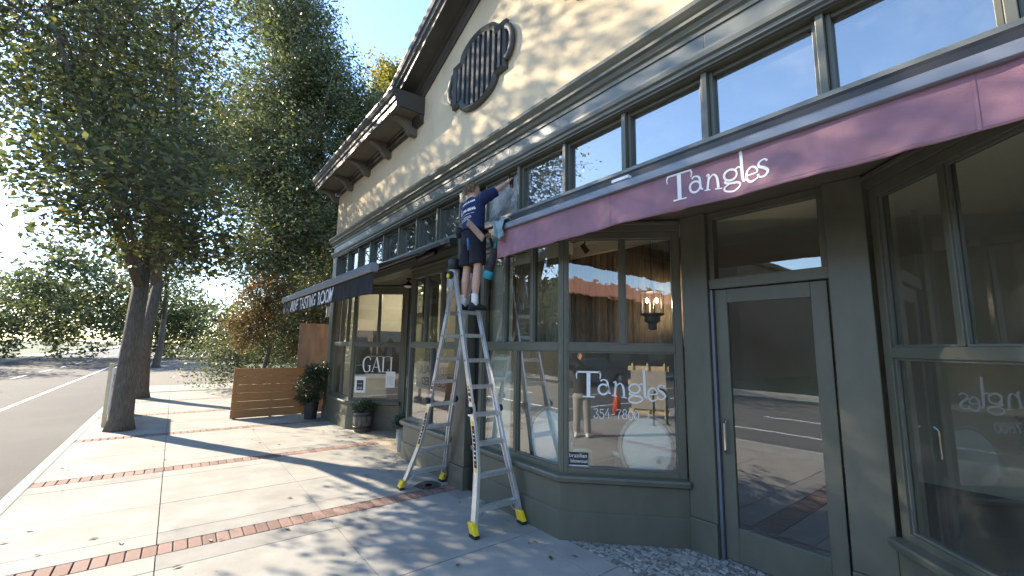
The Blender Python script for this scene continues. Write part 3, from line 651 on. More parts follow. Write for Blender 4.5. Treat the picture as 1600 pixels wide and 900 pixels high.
# wine shop window
GL = {'G': [[(0.52, 0.80, 0.05), (0.48, 0.94, 0.05), (0.28, 1.0, 0.05), (0.06, 0.80, 0.09), (0.03, 0.45, 0.10), (0.12, 0.08, 0.08), (0.32, 0.0, 0.05), (0.50, 0.10, 0.06)], [(0.49, 0.06, 0.09), (0.49, 0.42, 0.09)], [(0.36, 0.42, 0.04), (0.58, 0.42, 0.04)]],
      'A': [[(0.0, 0.0, 0.035), (0.28, 1.0, 0.035)], [(0.28, 1.0, 0.11), (0.54, 0.0, 0.11)], [(0.10, 0.33, 0.035), (0.44, 0.33, 0.035)], [(-0.06, 0.01, 0.03), (0.10, 0.01, 0.03)], [(0.44, 0.01, 0.03), (0.64, 0.01, 0.03)]],
      'L': [[(0.10, 0.0, 0.10), (0.10, 1.0, 0.10)], [(0.0, 0.99, 0.03), (0.22, 0.99, 0.03)], [(0.0, 0.015, 0.035), (0.46, 0.015, 0.035)], [(0.45, 0.0, 0.03), (0.47, 0.22, 0.03)]],
      'I': [[(0.10, 0.0, 0.10), (0.10, 1.0, 0.10)], [(0.0, 0.99, 0.03), (0.20, 0.99, 0.03)], [(0.0, 0.01, 0.03), (0.20, 0.01, 0.03)]]}
gali = merge(*[place(ribbon(GL[c]), dx, 0) for c, dx in (('G', 0), ('A', 0.68), ('L', 1.34), ('I', 1.90))])
decal('lettering', merge(place(gali, 0, 0, 0.34), place(ribbon([[(-0.55, 0.42, 0.012), (-0.04, 0.46, 0.012)], [(0.25, 1.05, 0.012), (1.95, 1.05, 0.012)], [(0.2, -0.32, 0.012), (2.1, -0.32, 0.012)]]), 0, 0, 0.34),
                         place(textflat('VINEYARDS', 0.055, 1.35), 0.08, -0.075)), on(T5, 0.29, 1.27), M['white'], wn5, off=0.0015, th=0.001)
nf = MB(on(T5, 0.12, 0.80)); nf.box(0, 0.26, -0.005, -0.0015, 0, 0.36)
nt_ = nf.build('notice', M['white'], wn5); MB(on(T5, 0.12, 0.80)).box(0.05, 0.21, -0.007, -0.0052, 0.05, 0.28).build('notice_print', M['poster'], wn5)
MB(on(T5, 0.12, 0.80)).box(0.075, 0.12, -0.009, -0.0072, 0.07, 0.13).box(0.135, 0.185, -0.009, -0.0072, 0.07, 0.13).box(0.075, 0.185, -0.009, -0.0072, 0.19, 0.21).build('notice_marks', M['palepot'], wn5)
MB(on(T5, 0.86, 0.93)).box(0, 0.22, -0.004, -0.0015, 0, 0.36).build('paper_sheet', M['white'], wn5)
ln = MB(on(T5, 0.86, 0.93))
for i in range(9): ln.box(0.03, 0.19 - 0.03 * (i % 3 == 2), -0.0052, -0.0042, 0.05 + i * 0.025, 0.056 + i * 0.025)
ln.build('paper_print', mat('grey_print', (0.3, 0.3, 0.3)), wn5)

# ================================================================== AWNINGS
def wavy_sheet(x0, x1, z_top, z_bot, y, nx, nz, amp, seed, sag=0.0):
    rnd = random.Random(seed); ph = [rnd.uniform(0, 6.28) for _ in range(8)]; mb = MB()
    def off(u, v):
        return amp * (math.sin(u * 5.1 + ph[0] + 1.5 * v) + 0.7 * math.sin(u * 9.7 + ph[1] - 2.2 * v) + 0.5 * math.sin(u * 17 + ph[2] + 3 * v) + 0.35 * math.sin(u * 31 + ph[3]) + 0.28 * math.sin(u * 23 - 9 * v + ph[5]) * math.sin(u * 3.1 + ph[6]) + 0.22 * math.sin(u * 41 + 13 * v + ph[7]) * math.sin(u * 4.7)) * (0.15 + 0.85 * v)
    V = []
    for s_ in (0, 1):
        for j in range(nz + 1):
            v = j / nz
            for i in range(nx + 1):
                u = x0 + (x1 - x0) * i / nx
                zz = z_top + (z_bot - z_top) * v - sag * v * (0.5 + 0.5 * math.sin(u * 2.3 + ph[4])) 
                V.append((u, y + off(u, v) + s_ * 0.003, zz))
    Fc = []; W = nx + 1; K = W * (nz + 1)
    for j in range(nz):
        for i in range(nx):
            a = j * W + i; Fc += [(a, a + 1, a + W + 1, a + W), (K + a, K + a + W, K + a + W + 1, K + a + 1)]
    for i in range(nx): a = nz * W + i; Fc.append((a, a + 1, K + a + 1, K + a))
    for j in range(nz): a = j * W; Fc += [(a, a + W, K + a + W, K + a), (a + nx, K + a + nx, K + a + W + nx, a + W + nx)]
    mb.add(V, Fc); return mb, off
# salon awning, rolled up against the wall
aw = empty('salon_awning', (-1.2, 3.0, 3.1), 'faded mauve retracted awning with white lettering above the right shopfront', 'awning')
AX0, AX1 = -4.03, 1.62
MB().prism_x([(F + 0.012, 3.34), (F - 0.14, 3.33), (F - 0.19, 3.36), (F - 0.20, 3.44), (F - 0.16, 3.485), (F + 0.012, 3.495)], AX0 - 0.03, AX1 + 0.03).build('cassette', M['blackmetal'], aw)
MB().prism_x([(2.885, 3.243), (2.87, 3.25), (2.865, 3.305), (2.885, 3.325), (2.96, 3.33), (2.975, 3.30), (2.97, 3.245)], AX0, AX1).build('front_bar', M['alubar'], aw, bevel=0.003)
MB().prism_x([(2.965, 3.30), (3.04, 3.40), (3.04, 3.405), (2.965, 3.306)], AX0 + 0.02, AX1 - 0.02).build('roof_fabric', M['mauve'], aw)
mb, offR = wavy_sheet(AX0, AX1, 3.255, 2.955, 2.905, 360, 18, 0.011, 3, sag=0.018)
val = mb.build('valance', M['mauve'], aw, smooth=True)
for sx_ in (-3.35, -2.35, -0.15, 0.75):
    sm_ = MB(); k_ = 8
    sm_.add([(sx_ + d_, 2.905 + offR(sx_ + d_, v_ / k_) - .0022, 3.255 - .30 * v_ / k_) for v_ in range(k_ + 1) for d_ in (0, .014)], [(2 * i, 2 * i + 1, 2 * i + 3, 2 * i + 2) for i in range(k_)])
    sm_.build('seam', mat('mauve_seam_%d' % int(sx_ * 100), (0.26, 0.135, 0.17), .9), aw)
hm_ = MB(); k_ = 240
hm_.add([(AX0 + (AX1 - AX0) * i / k_, 2.905 + offR(AX0 + (AX1 - AX0) * i / k_, .93 + .02 * d_) - .002, 3.255 - .30 * (.93 + .012 * d_) - .016 * (.93 + .012 * d_) * .5) for i in range(k_ + 1) for d_ in (0, 1)], [(2 * i, 2 * i + 1, 2 * i + 3, 2 * i + 2) for i in range(k_)])
hm_.build('hem', mat('mauve_hem', (0.26, 0.135, 0.17), .9), aw)
V2, F2 = place(TANG, 0, 0, 0.215)
mbt = MB(); mbt.add([(-1.78 + x, 2.905 + offR(-1.78 + x, (3.25 - (3.02 + z)) / 0.305) - 0.003, 3.02 + z) for x, z in V2], F2)
mbt.build('lettering', M['white'], aw)
for xa in (-3.6, 0.9):
    MB().tube([(xa, 3.02, 3.30), (xa + 1.1, 2.98, 3.28), (xa + 0.1, 2.93, 3.27)], 0.022, 8).build('folding_arm', M['blackmetal'], aw)
MB().box(-2.32, -2.14, 2.90, 2.95, 3.341, 3.372).build('bar_bracket', M['white'], aw, bevel=0.005)
# wine shop awning, wound out over the sidewalk
aw2 = empty('wine_awning', (-8.4, 2.6, 3.0), 'black awning wound out over the far shopfront, wine tasting room on its valance', 'awning')
BX0, BX1 = -11.45, -5.50
mb = MB(); nx = 30
V = []
for s_ in (0, 1):
    for j in range(9):
        v = j / 8
        for i in range(nx + 1):
            u = i / nx
            V.append((BX0 + (BX1 - BX0) * u, 3.15 - 1.15 * v, 3.47 - 0.52 * v - 0.03 * math.sin(math.pi * v) + 0.006 * math.sin(u * 40) * math.sin(math.pi * v) - s_ * 0.004))
W = nx + 1; K = W * 9; Fc = []
for j in range(8):
    for i in range(nx):
        a = j * W + i; Fc += [(a, a + 1, a + W + 1, a + W), (K + a, K + a + W, K + a + W + 1, K + a + 1)]
for j in range(8): a = j * W; Fc += [(a, a + W, K + a + W, K + a), (a + nx, K + a + nx, K + a + W + nx, a + W + nx)]
mb.add(V, Fc); mb.build('roof_fabric', M['navy'], aw2, smooth=True)
MB().prism_x([(F - 0.035, 3.38), (F - 0.14, 3.37), (F - 0.17, 3.41), (F - 0.17, 3.48), (F - 0.10, 3.50), (F - 0.035, 3.50)], BX0 - 0.05, BX1 + 0.05).build('cassette', M['blackmetal'], aw2)
MB().prism_x([(1.95, 2.85), (1.925, 2.87), (1.92, 2.94), (1.945, 2.975), (2.02, 2.975), (2.04, 2.94), (2.03, 2.86)], BX0, BX1).build('front_bar', M['alubar'], aw2, bevel=0.003)
mb, offL = wavy_sheet(BX0, BX1 - 0.01, 2.865, 2.565, 1.975, 240, 12, 0.010, 9)
mb.build('valance', M['navy'], aw2, smooth=True)
def wtext(s_, x0, x1, z0, h, bold=0.012):
    V, Fc = textflat(s_, 1.0, 1.0, 0.10, bold); xs = [v[0] for v in V]; ys = [v[1] for v in V]; k = (x1 - x0) / (max(xs) - min(xs)); kh = h / max(ys)
    return [(x0 + (x - min(xs)) * k, z0 + y * kh) for x, y in V], Fc
for wd, x0_, x1_ in (('WINE', -10.62, -9.86), ('TASTING', -9.72, -8.42), ('ROOM', -8.28, -7.30)):
    V2, F2 = wtext(wd, x0_, x1_, 2.592, 0.238, 0.010)
    mbt = MB(); mbt.add([(x, 1.975 + offL(x, (2.865 - z) / 0.30) - 0.003, z) for x, z in V2], F2); mbt.build('lettering', M['white'], aw2)
for xa, d in ((-6.6, 1), (-9.9, 1)):
    MB().tube([(xa, 3.08, 3.36), (xa - 0.75, 2.55, 3.10)], 0.024, 8).build('folding_arm', M['blackmetal'], aw2)
    MB().tube([(xa - 0.75, 2.55, 3.10), (xa - 0.15, 2.03, 2.91)], 0.020, 8).build('folding_arm', M['blackmetal'], aw2)
    MB().ball((xa - 0.75, 2.55, 3.10), 0.045, 10, 6).build('arm_joint', M['blackmetal'], aw2, smooth=True)
MB().tube([(-6.35, 3.02, 3.30), (-5.75, 2.98, 3.31)], 0.05, 10).build('motor', M['blackmetal'], aw2, smooth=True)

# ================================================================== LAMPS
lp = empty('porch_lamp', (-8.35, 3.75, 3.28), 'small black dome lamp under the porch ceiling at the wine shop door', 'lamp')
MB().lathe([(0.05, 0), (0.05, -0.03), (0.015, -0.035), (0.015, -0.07), (0.04, -0.075), (0.06, -0.11), (0.13, -0.145), (0.14, -0.16), (0.13, -0.155)], (-8.35, 3.75, 3.284), 20).build('shade', M['blackmetal'], lp, smooth=True)
MB().ball((-8.35, 3.75, 3.125), (0.085, 0.085, 0.04), 14, 8).build('globe', M['milk'], lp, smooth=True)
wl = empty('wall_lantern', (-5.28, F - 0.1, 2.9), 'cylinder wall lantern with black cap on the pier behind the ladder', 'lantern')
MB().box(-5.34, -5.22, F - 0.055, F - 0.031, 2.85, 3.02).build('back_plate', M['blackmetal'], wl)
MB().lathe([(0.10, 0), (0.115, 0.02), (0.115, 0.11), (0.10, 0.14), (0.05, 0.16)], (-5.28, F - 0.175, 2.98), 20).build('cap', M['blackmetal'], wl, smooth=True)
MB().lathe([(0.085, 0), (0.088, 0.02), (0.088, 0.27), (0.085, 0.279)], (-5.28, F - 0.175, 2.70), 20).build('lantern_glass', M['lanternglass'], wl, smooth=True)
wl2 = empty('corner_lantern', (-12.15, F - 0.05, 2.8), 'boxy wall lantern with pale panes at the far corner under the black awning', 'lantern')
MB().box(-12.40, -12.06, F + 0.02, F + 0.06, 2.92, 2.95).box(-12.075, -12.052, F - 0.02, F + 0.10, 2.72, 3.0).build('bracket', M['blackmetal'], wl2)
q = MB(); q.box(-12.47, -12.27, F - 0.06, F + 0.14, 2.915, 2.935).box(-12.45, -12.29, F - 0.04, F + 0.12, 2.60, 2.62)
for ax in (-12.45, -12.30):
    for ay in (F - 0.04, F + 0.11): q.box(ax, ax + 0.012, ay, ay + 0.012, 2.621, 2.914)
q.build('cage', M['blackmetal'], wl2)
MB().box(-12.435, -12.305, F - 0.025, F + 0.105, 2.622, 2.913).build('lantern_pane', M['milk'], wl2)

# ================================================================== LADDER
lad = empty('ladder', (-4.71, 2.87, 0), 'tall aluminium multi position stepladder with yellow feet in front of the pier', 'ladder')
AXL, ZT = -4.71, 2.80
def lx(side, z): return AXL + side * (0.865 * (1 - z / ZT) + 0.01)
# rail y positions (near and far rails) by height, flared foot
def ly(k, z):
    near = [(0, 2.55), (0.25, 2.615), (0.55, 2.69), (0.85, 2.725), (1.2, 2.735), (2.8, 2.74)]
    far = [(0, 3.165), (0.25, 3.16), (0.55, 3.125), (0.85, 3.095), (1.2, 3.075), (2.8, 2.985)]
    p = near if k == 0 else far
    for (a, b), (c, d) in zip(p, p[1:]):
        if z <= c: return b + (d - b) * (z - a) / (c - a)
    return p[-1][1]
def rail_mesh(side, k, z0, z1, w, t, inset=0.0, n=14):
    mb = MB(); V = []; Fc = []
    for i in range(n + 1):
        z = z0 + (z1 - z0) * i / n; x = lx(side, z); y = ly(k, z) + (inset if k == 0 else -inset)
        dx = w / 2; lip = 0.012
        sg = 1 if k == 0 else -1     # open side faces the middle
        ring = [(x - dx, y - sg * t / 2), (x + dx, y - sg * t / 2), (x + dx, y + sg * t / 2), (x + dx - lip, y + sg * t / 2), (x + dx - lip, y - sg * t / 2 + sg * 0.006), (x - dx + lip, y - sg * t / 2 + sg * 0.006), (x - dx + lip, y + sg * t / 2), (x - dx, y + sg * t / 2)]
        V += [(a, b, z) for a, b in ring]
    m = 8
    for i in range(n):
        for q_ in range(m): Fc.append((i * m + q_, i * m + (q_ + 1) % m, (i + 1) * m + (q_ + 1) % m, (i + 1) * m + q_))
    Fc += [tuple(range(m)), tuple(range(n * m, n * m + m))]
    mb.add(V, Fc); return mb
rz = [0.24, 0.54, 0.85, 1.15, 1.45, 1.75, 2.045, 2.335]
for side in (-1, 1):
    for k in (0, 1):
        rail_mesh(side, k, 0.06, 1.25, 0.078, 0.036).build('outer_rail', M['alu'], lad)
        rail_mesh(side, k, 0.95, ZT, 0.066, 0.028, 0.005 if False else 0.0).build('inner_rail', M['alu'], lad)
        x, y = lx(side, 0), ly(k, 0)
        sh = side * 0.02
        mb = MB(); 
        for zz, xo in ((0.0, 0), ): pass
        mb.add([(x - 0.05 + sh, y - 0.03, 0.03), (x + 0.05 + sh, y - 0.03, 0.03), (x + 0.05 + sh, y + 0.03, 0.03), (x - 0.05 + sh, y + 0.03, 0.03),
                (lx(side, 0.13) - 0.046, y - 0.026, 0.13), (lx(side, 0.13) + 0.046, y - 0.026, 0.13), (lx(side, 0.13) + 0.046, y + 0.03, 0.13), (lx(side, 0.13) - 0.046, y + 0.03, 0.13)],
               [(3, 2, 1, 0), (4, 5, 6, 7), (0, 1, 5, 4), (1, 2, 6, 5), (2, 3, 7, 6), (3, 0, 4, 7)])
        ft = mb.build('foot', M['yellow'], lad, bevel=0.008)
        MB().box(x - 0.054 + sh, x + 0.054 + sh, y - 0.034, y + 0.034, 0.0, 0.0295).build('rubber_pad', M['rubber'], ft, bevel=0.008)
        # hinge / lock knob half way
        zz = 1.18; yk = ly(k, zz) + (-0.04 if k == 0 else 0.04)
        MB().tube([(lx(side, zz), yk - 0.02, zz), (lx(side, zz), yk + 0.02, zz)], 0.042, 12).build('lock_knob', M['rubber'], lad, smooth=True)
        MB().box(lx(side, zz) - 0.06 * 1, lx(side, zz) + 0.06, ly(k, zz) - 0.024, ly(k, zz) + 0.024, zz - 0.07, zz - 0.045).build('lock_collar', M['alu'], lad)
    for i, z in enumerate(rz):
        x = lx(side, z); w = 0.075 if i < 4 else 0.07
        y0, y1 = ly(0, z) + 0.012, ly(1, z) - 0.012
        r = MB(); h = 0.042
        r.box(x - w / 2, x + w / 2, y0, y1, z - 0.008, z).box(x - w / 2, x - w / 2 + 0.008, y0, y1, z - h, z - 0.0085).box(x + w / 2 - 0.008, x + w / 2, y0, y1, z - h, z - 0.0085)
        for e in range(4): r.box(x - w / 2 + 0.008 + e * 0.017, x - w / 2 + 0.014 + e * 0.017, y0, y1, z + 0.0002, z + 0.003)
        r.build('rung', M['alu'], lad)
        if i == 0:
            for y_, s_ in ((y0 + 0.1, -1), (y1 - 0.1, 1)):
                MB().bar((x, y_, z - 0.03), (lx(side, 0.12), y_ + s_ * 0.075, 0.12), 0.02, 0.004).build('brace', M['alu'], lad)
        if i >= 4:
            for k in (0, 1):
                yy = ly(k, z) + (-0.0165 if k == 0 else 0.0165)
                MB().tube([(x, yy - 0.001, z - 0.02), (x, yy + 0.001, z - 0.02)], 0.011, 10).build('rung_hole', M['rubber'], lad)
    # printed labels on the near rail
    def lab(z0, z1, m, wid=0.05, k=0):
        mb = MB(); V = []
        for z in (z0, (z0 + z1) / 2, z1):
            yy = ly(k, z) - (0.0185 if z < 1.25 else 0.0145) - 0.0006; V += [(lx(side, z) - wid / 2, yy, z), (lx(side, z) + wid / 2, yy, z)]
        V += [(a, b + 0.0005, c) for a, b, c in V]
        mb.add(V, [(0, 1, 3, 2), (2, 3, 5, 4), (6, 8, 9, 7), (8, 10, 11, 9), (0, 6, 7, 1), (4, 5, 11, 10), (0, 2, 8, 6), (2, 4, 10, 8), (1, 7, 9, 3), (3, 9, 11, 5)])
        mb.build('printed_label', m, lad)
    lab(0.60, 1.02, M['rubber'], 0.055); lab(0.52, 0.595, M['yellow'], 0.055); lab(1.025, 1.07, M['yellow'], 0.055); lab(1.27, 1.31, M['red']); lab(1.33, 1.37, M['rubber']); lab(1.385, 1.41, M['red'])
    for i in range(9): 
        z = 0.63 + i * 0.042
        mb = MB(); yy = ly(0, z) - 0.0205; mb.box(lx(side, z) - 0.018, lx(side, z) + 0.012 + 0.006 * (i % 2), yy - 0.0006, yy, z, z + 0.014); mb.build('label_mark', M['white'] if i % 4 else M['orange'], lad)
for k in (0, 1):
    y = ly(k, 2.8); s_ = -1 if k == 0 else 1
    MB().tube([(AXL - 0.01, y - 0.022, 2.80), (AXL - 0.01, y + 0.022, 2.80)], 0.055, 16).build('hinge', M['alu'], lad)
    MB().tube([(AXL - 0.045, y + s_ * 0.022, 2.80), (AXL - 0.045, y + s_ * 0.065, 2.80)], 0.05, 14).build('hinge_knob', M['rubber'], lad)
    MB().tube([(AXL - 0.045, y + s_ * 0.066, 2.785), (AXL - 0.045, y + s_ * 0.08, 2.785)], 0.028, 12).build('hinge_button', M['yellow'], lad)

# ================================================================== PEOPLE
def remesh(ob, voxel, smooth=4):
    r = ob.modifiers.new('r', 'REMESH'); r.mode = 'VOXEL'; r.voxel_size = voxel
    s_ = ob.modifiers.new('s', 'SMOOTH'); s_.iterations = smooth; s_.factor = 0.5
    dg = bpy.context.evaluated_depsgraph_get(); me = bpy.data.meshes.new_from_object(ob.evaluated_get(dg))
    ob.modifiers.clear(); old = ob.data; ob.data = me; bpy.data.meshes.remove(old)
    me.polygons.foreach_set('use_smooth', [True] * len(me.polygons))
    if not me.materials: pass
def add_part(mb, name, m, parent, voxel, smooth=4, label=None):
    o = mb.build(name, m, parent, fixn=True); remesh(o, voxel, smooth)
    if not o.data.materials: o.data.materials.append(m)
    if label: o['label'] = label
    return o
def fold(ob, amp, fx, fz, seed):
    rnd = random.Random(seed); ph = [rnd.uniform(0, 6.28) for _ in range(6)]
    me = ob.data; me.update()
    for v in me.vertices:
        c = v.co; n_ = v.normal
        d = math.sin(c.x * fx + c.z * fz + ph[0]) * math.sin(c.z * fz * 0.7 - c.x * fx * 0.4 + ph[1]) + 0.6 * math.sin(c.z * fz * 1.7 + c.y * fx + c.x * fx * 0.8 + ph[2])
        v.co = c + n_ * (amp * d)
    me.update()
def hand(mb, wrist, fdir, palm_n, side, curl=0.6, s=1.0):
    """palm and five fingers; fdir: finger direction, palm_n: direction the palm faces, side: +1 thumb on fdir x palm_n"""
    f = Vector(fdir).normalized(); n_ = Vector(palm_n); n_ = (n_ - f * n_.dot(f)).normalized(); a = f.cross(n_) * side; w = Vector(wrist)
    mb.tube([w - f * 0.02 * s, w + f * 0.02 * s, w + f * 0.055 * s, w + f * 0.088 * s], [(0.026 * s, 0.02 * s), (0.034 * s, 0.02 * s), (0.041 * s, 0.019 * s), (0.039 * s, 0.014 * s)], 10, ref=a)
    for i, (o_, L) in enumerate(((0.030, 0.072), (0.010, 0.082), (-0.011, 0.076), (-0.031, 0.058))):
        p0 = w + f * 0.08 * s + a * o_ * s; d = f.copy(); pts = [p0]
        for j, k_ in enumerate((0.42, 0.32, 0.26)):
            ang = curl * (0.5 + 0.45 * j); dd = f * math.cos(ang) + n_ * math.sin(ang); pts.append(pts[-1] + dd * L * k_ * s)
        mb.tube(pts, [0.0098 * s, 0.0092 * s, 0.0085 * s, 0.0065 * s], 7)
    p0 = w + f * 0.025 * s + a * 0.034 * s
    d1 = (f * 0.6 + a * 0.65 + n_ * 0.35).normalized(); d2 = (f * 0.85 + a * 0.1 + n_ * (0.4 + 0.5 * curl)).normalized()
    mb.tube([p0 - d1 * 0.015 * s, p0 + d1 * 0.034 * s, p0 + d1 * 0.034 * s + d2 * 0.03 * s, p0 + d1 * 0.034 * s + d2 * 0.052 * s], [0.013 * s, 0.0115 * s, 0.010 * s, 0.007 * s], 8)
def head(mb, c, face, up=(0, 0, 1), s=1.0):
    c = Vector(c); f = Vector(face).normalized(); u = Vector(up); u = (u - f * u.dot(f)).normalized(); r = f.cross(u)
    P = lambda a, b, d: c + r * (a * s) + f * (b * s) + u * (d * s)
    mb.tube([P(0, -.01, -.115), P(0, .025, -.10), P(0, .012, -.07), P(0, .0, -.03), P(0, -.006, .02), P(0, -.008, .06), P(0, -.008, .09), P(0, -.008, .108)],
            [(.030 * s, .03 * s), (.045 * s, .055 * s), (.062 * s, .078 * s), (.070 * s, .088 * s), (.075 * s, .096 * s), (.070 * s, .088 * s), (.05 * s, .062 * s), (.02 * s, .025 * s)], 18, ref=r)
    mb.tube([P(0, .082, .012), P(0, .092, -.01), P(0, .106, -.034), P(0, .09, -.042)], [.008 * s, .011 * s, .014 * s, .012 * s], 8)      # nose
    mb.tube([P(-.022, .083, -.066), P(0, .09, -.064), P(.022, .083, -.066)], [.004 * s, .008 * s, .004 * s], 6)                      # lips
    for e in (-1, 1):
        mb.tube([P(.071 * e, -.012, .022), P(.082 * e, -.02, .018), P(.083 * e, -.018, -.01), P(.072 * e, -.006, -.034)], [(.006 * s, .012 * s), (.007 * s, .016 * s), (.007 * s, .015 * s), (.005 * s, .009 * s)], 8, ref=r)
    return P
def eyes(P, parent, s=1.0):
    mb = MB()
    for e in (-1, 1): mb.ball(P(.03 * e, .074, .008), 0.011 * s, 8, 6)
    mb.build('eyes', M['milk'], parent)
    mb = MB()
    for e in (-1, 1): mb.ball(P(.03 * e, .083, .008), 0.005 * s, 6, 4)
    mb.build('pupils', M['rubber'], parent)
def hairdo(P, parent, m, seed, s=1.0, length=0.03):
    rnd = random.Random(seed); mb = MB(); V = []
    # cap: offset skull, open over the face
    seg, rings = 22, 12
    for i in range(rings + 1):
        th = math.pi * 0.62 * i / rings
        for k in range(seg):
            a = 2 * math.pi * k / seg
            lo = 1.0
            fx_ = math.cos(a)                           # 1 at the face
            lim = 0.62 if fx_ < 0.1 else 0.62 - 0.25 * min(1, (fx_ - 0.1) / 0.5)
            t = min(th, math.pi * lim)
            bump_ = 1 + rnd.uniform(-.03, .05)
            V.append(P(.080 * math.sin(t) * math.sin(a) * bump_, -.010 + .101 * math.sin(t) * math.cos(a) * bump_, .010 + .110 * math.cos(t) * bump_))
    Fc = [(i * seg + k, i * seg + (k + 1) % seg, (i + 1) * seg + (k + 1) % seg, (i + 1) * seg + k) for i in range(rings) for k in range(seg)]
    mb.add(V, Fc)
    for _ in range(900):
        t = math.acos(1 - rnd.random() * 1.35); a = rnd.uniform(0, 2 * math.pi); fx_ = math.cos(a)
        lim = math.pi * (0.66 if fx_ < 0.1 else 0.62 - 0.25 * min(1, (fx_ - 0.1) / 0.5))
        if t > lim: continue
        nrm = Vector(P(math.sin(t) * math.sin(a), math.sin(t) * math.cos(a), math.cos(t))) - Vector(P(0, 0, 0)); nrm.normalize()
        b = Vector(P(.078 * math.sin(t) * math.sin(a), -.010 + .099 * math.sin(t) * math.cos(a), .010 + .108 * math.cos(t)))
        d = (nrm * 0.55 + Vector((rnd.uniform(-1, 1), rnd.uniform(-1, 1), rnd.uniform(-1.3, .4))) * 0.6).normalized(); L = length * rnd.uniform(.6, 1.3) * s
        sd = d.orthogonal().normalized() * 0.006 * s; q_ = d.cross(sd)
        mb.add([b + sd, b - sd * .5 + q_ * .8, b - sd * .5 - q_ * .8, b + d * L + Vector((0, 0, -.4 * L))], [(0, 1, 3), (1, 2, 3), (2, 0, 3)])
    o = mb.build('hair', m, parent, fixn=False); return o

# ---- the window cleaner on the ladder
man = empty('person', (-4.51, 2.86, 2.338), 'person in blue lettered t-shirt and dark shorts on the ladder cleaning a transom window', 'person', None)
zb = 2.338
LA, RA = Vector((-4.635, 2.835, zb + 0.10)), Vector((-4.405, 2.855, zb + 0.10))
LK, RK = Vector((-4.60, 2.85, 2.87)), Vector((-4.385, 2.87, 2.87))
LH, RH = Vector((-4.585, 2.86, 3.24)), Vector((-4.40, 2.875, 3.235))
PV = Vector((-4.49, 2.865, 3.27)); WA = Vector((-4.51, 2.865, 3.44)); CH = Vector((-4.535, 2.875, 3.64)); NK = Vector((-4.55, 2.885, 3.80)); HD = Vector((-4.60, 2.905, 3.925))
LS, RS = Vector((-4.715, 2.87, 3.725)), Vector((-4.385, 2.925, 3.765))
RE, RW = Vector((-4.33, 3.12, 3.925)), Vector((-4.335, 3.265, 4.055))
LE, LW = Vector((-4.775, 2.92, 3.48)), Vector((-4.66, 3.10, 3.40))
side_x = Vector((1, 0.1, 0))
body = MB()
for A, K_, H_ in ((LA, LK, LH), (RA, RK, RH)):
    body.tube([A - Vector((0, 0, .05)), A, A + (K_ - A) * .3, A + (K_ - A) * .62, A + (K_ - A) * .85, K_, K_ + (H_ - K_) * .3, H_], [.036, .036, .043, .056, .050, .050, .062, .085], 14)
body.tube([PV - Vector((0, 0, .05)), PV, WA, CH, CH + (NK - CH) * .75, NK], [(.13, .10), (.16, .115), (.135, .095), (.16, .11), (.14, .085), (.06, .055)], 18, ref=side_x)
body.tube([NK - Vector((0, 0, .04)), NK + (HD - NK) * .35, HD - Vector((0, 0, .03))], [.062, .053, .055], 12)
for S_, E_, W_ in ((LS, LE, LW), (RS, RE, RW)):
    body.tube([S_ + (CH - S_) * .25, S_, S_ + (E_ - S_) * .5, E_, E_ + (W_ - E_) * .4, W_], [.055, .056, .046, .037, .038, .024], 12)
face = Vector((0.35, 0.9, 0.15))
P_ = head(body, HD, face)
bo = add_part(body, 'body', M['skin'], man, 0.0085, 3)
hd_ = (RW - RE).normalized()
hm = MB(); hand(hm, RW, hd_ * 0.7 + Vector((0.25, 0.1, 0.35)), (0.1, 1, -0.1), 1, 1.15); hm.build('hand', M['skin'], man, smooth=True)
hm = MB(); hand(hm, LW, Vector((.5, .6, -.2)), (0.6, -0.3, -0.5), 1, 0.7); hm.build('hand', M['skin'], man, smooth=True)
eyes(P_, man); hairdo(P_, man, M['hair'], 4, 1.0, 0.034)
sh = MB()
sh.tube([Vector((-4.495, 2.865, 3.30)), Vector((-4.50, 2.865, 3.36)), WA, (WA + CH) / 2, CH, CH + (NK - CH) * .55, CH + (NK - CH) * .86, NK + Vector((0, 0, .0))], [(.172, .138), (.172, .136), (.168, .128), (.18, .130), (.186, .132), (.172, .112), (.115, .082), (.07, .062)], 24, ref=side_x)
for S_, E_ in ((LS, LE), (RS, RE)):
    sh.tube([S_ + (CH - S_) * .45, S_ + Vector((0, 0, .005)), S_ + (E_ - S_) * .4, S_ + (E_ - S_) * .80], [(.088), (.080), (.076), (.078)], 14)
shirt = add_part(sh, 'shirt', M['shirt'], man, 0.011, 3); fold(shirt, 0.0042, 21, 30, 2)
sr = MB()
sr.tube([PV - Vector((0, 0, .12)), PV - Vector((0, 0, .04)), PV + Vector((0, 0, .05)), PV + Vector((0, 0, .12))], [(.15, .125), (.18, .14), (.172, .132), (.16, .12)], 22, ref=side_x)
for H_, K_ in ((LH, LK), (RH, RK)):
    sr.tube([H_ + Vector((0, 0, .02)), H_ - Vector((0, 0, .1)), H_ + (K_ - H_) * .6, H_ + (K_ - H_) * .90], [(.098, .115), (.100, .115), (.100, .108), (.104, .108)], 18, ref=side_x)
shorts = add_part(sr, 'shorts', M['shorts'], man, 0.011, 3); fold(shorts, 0.005, 26, 12, 5)
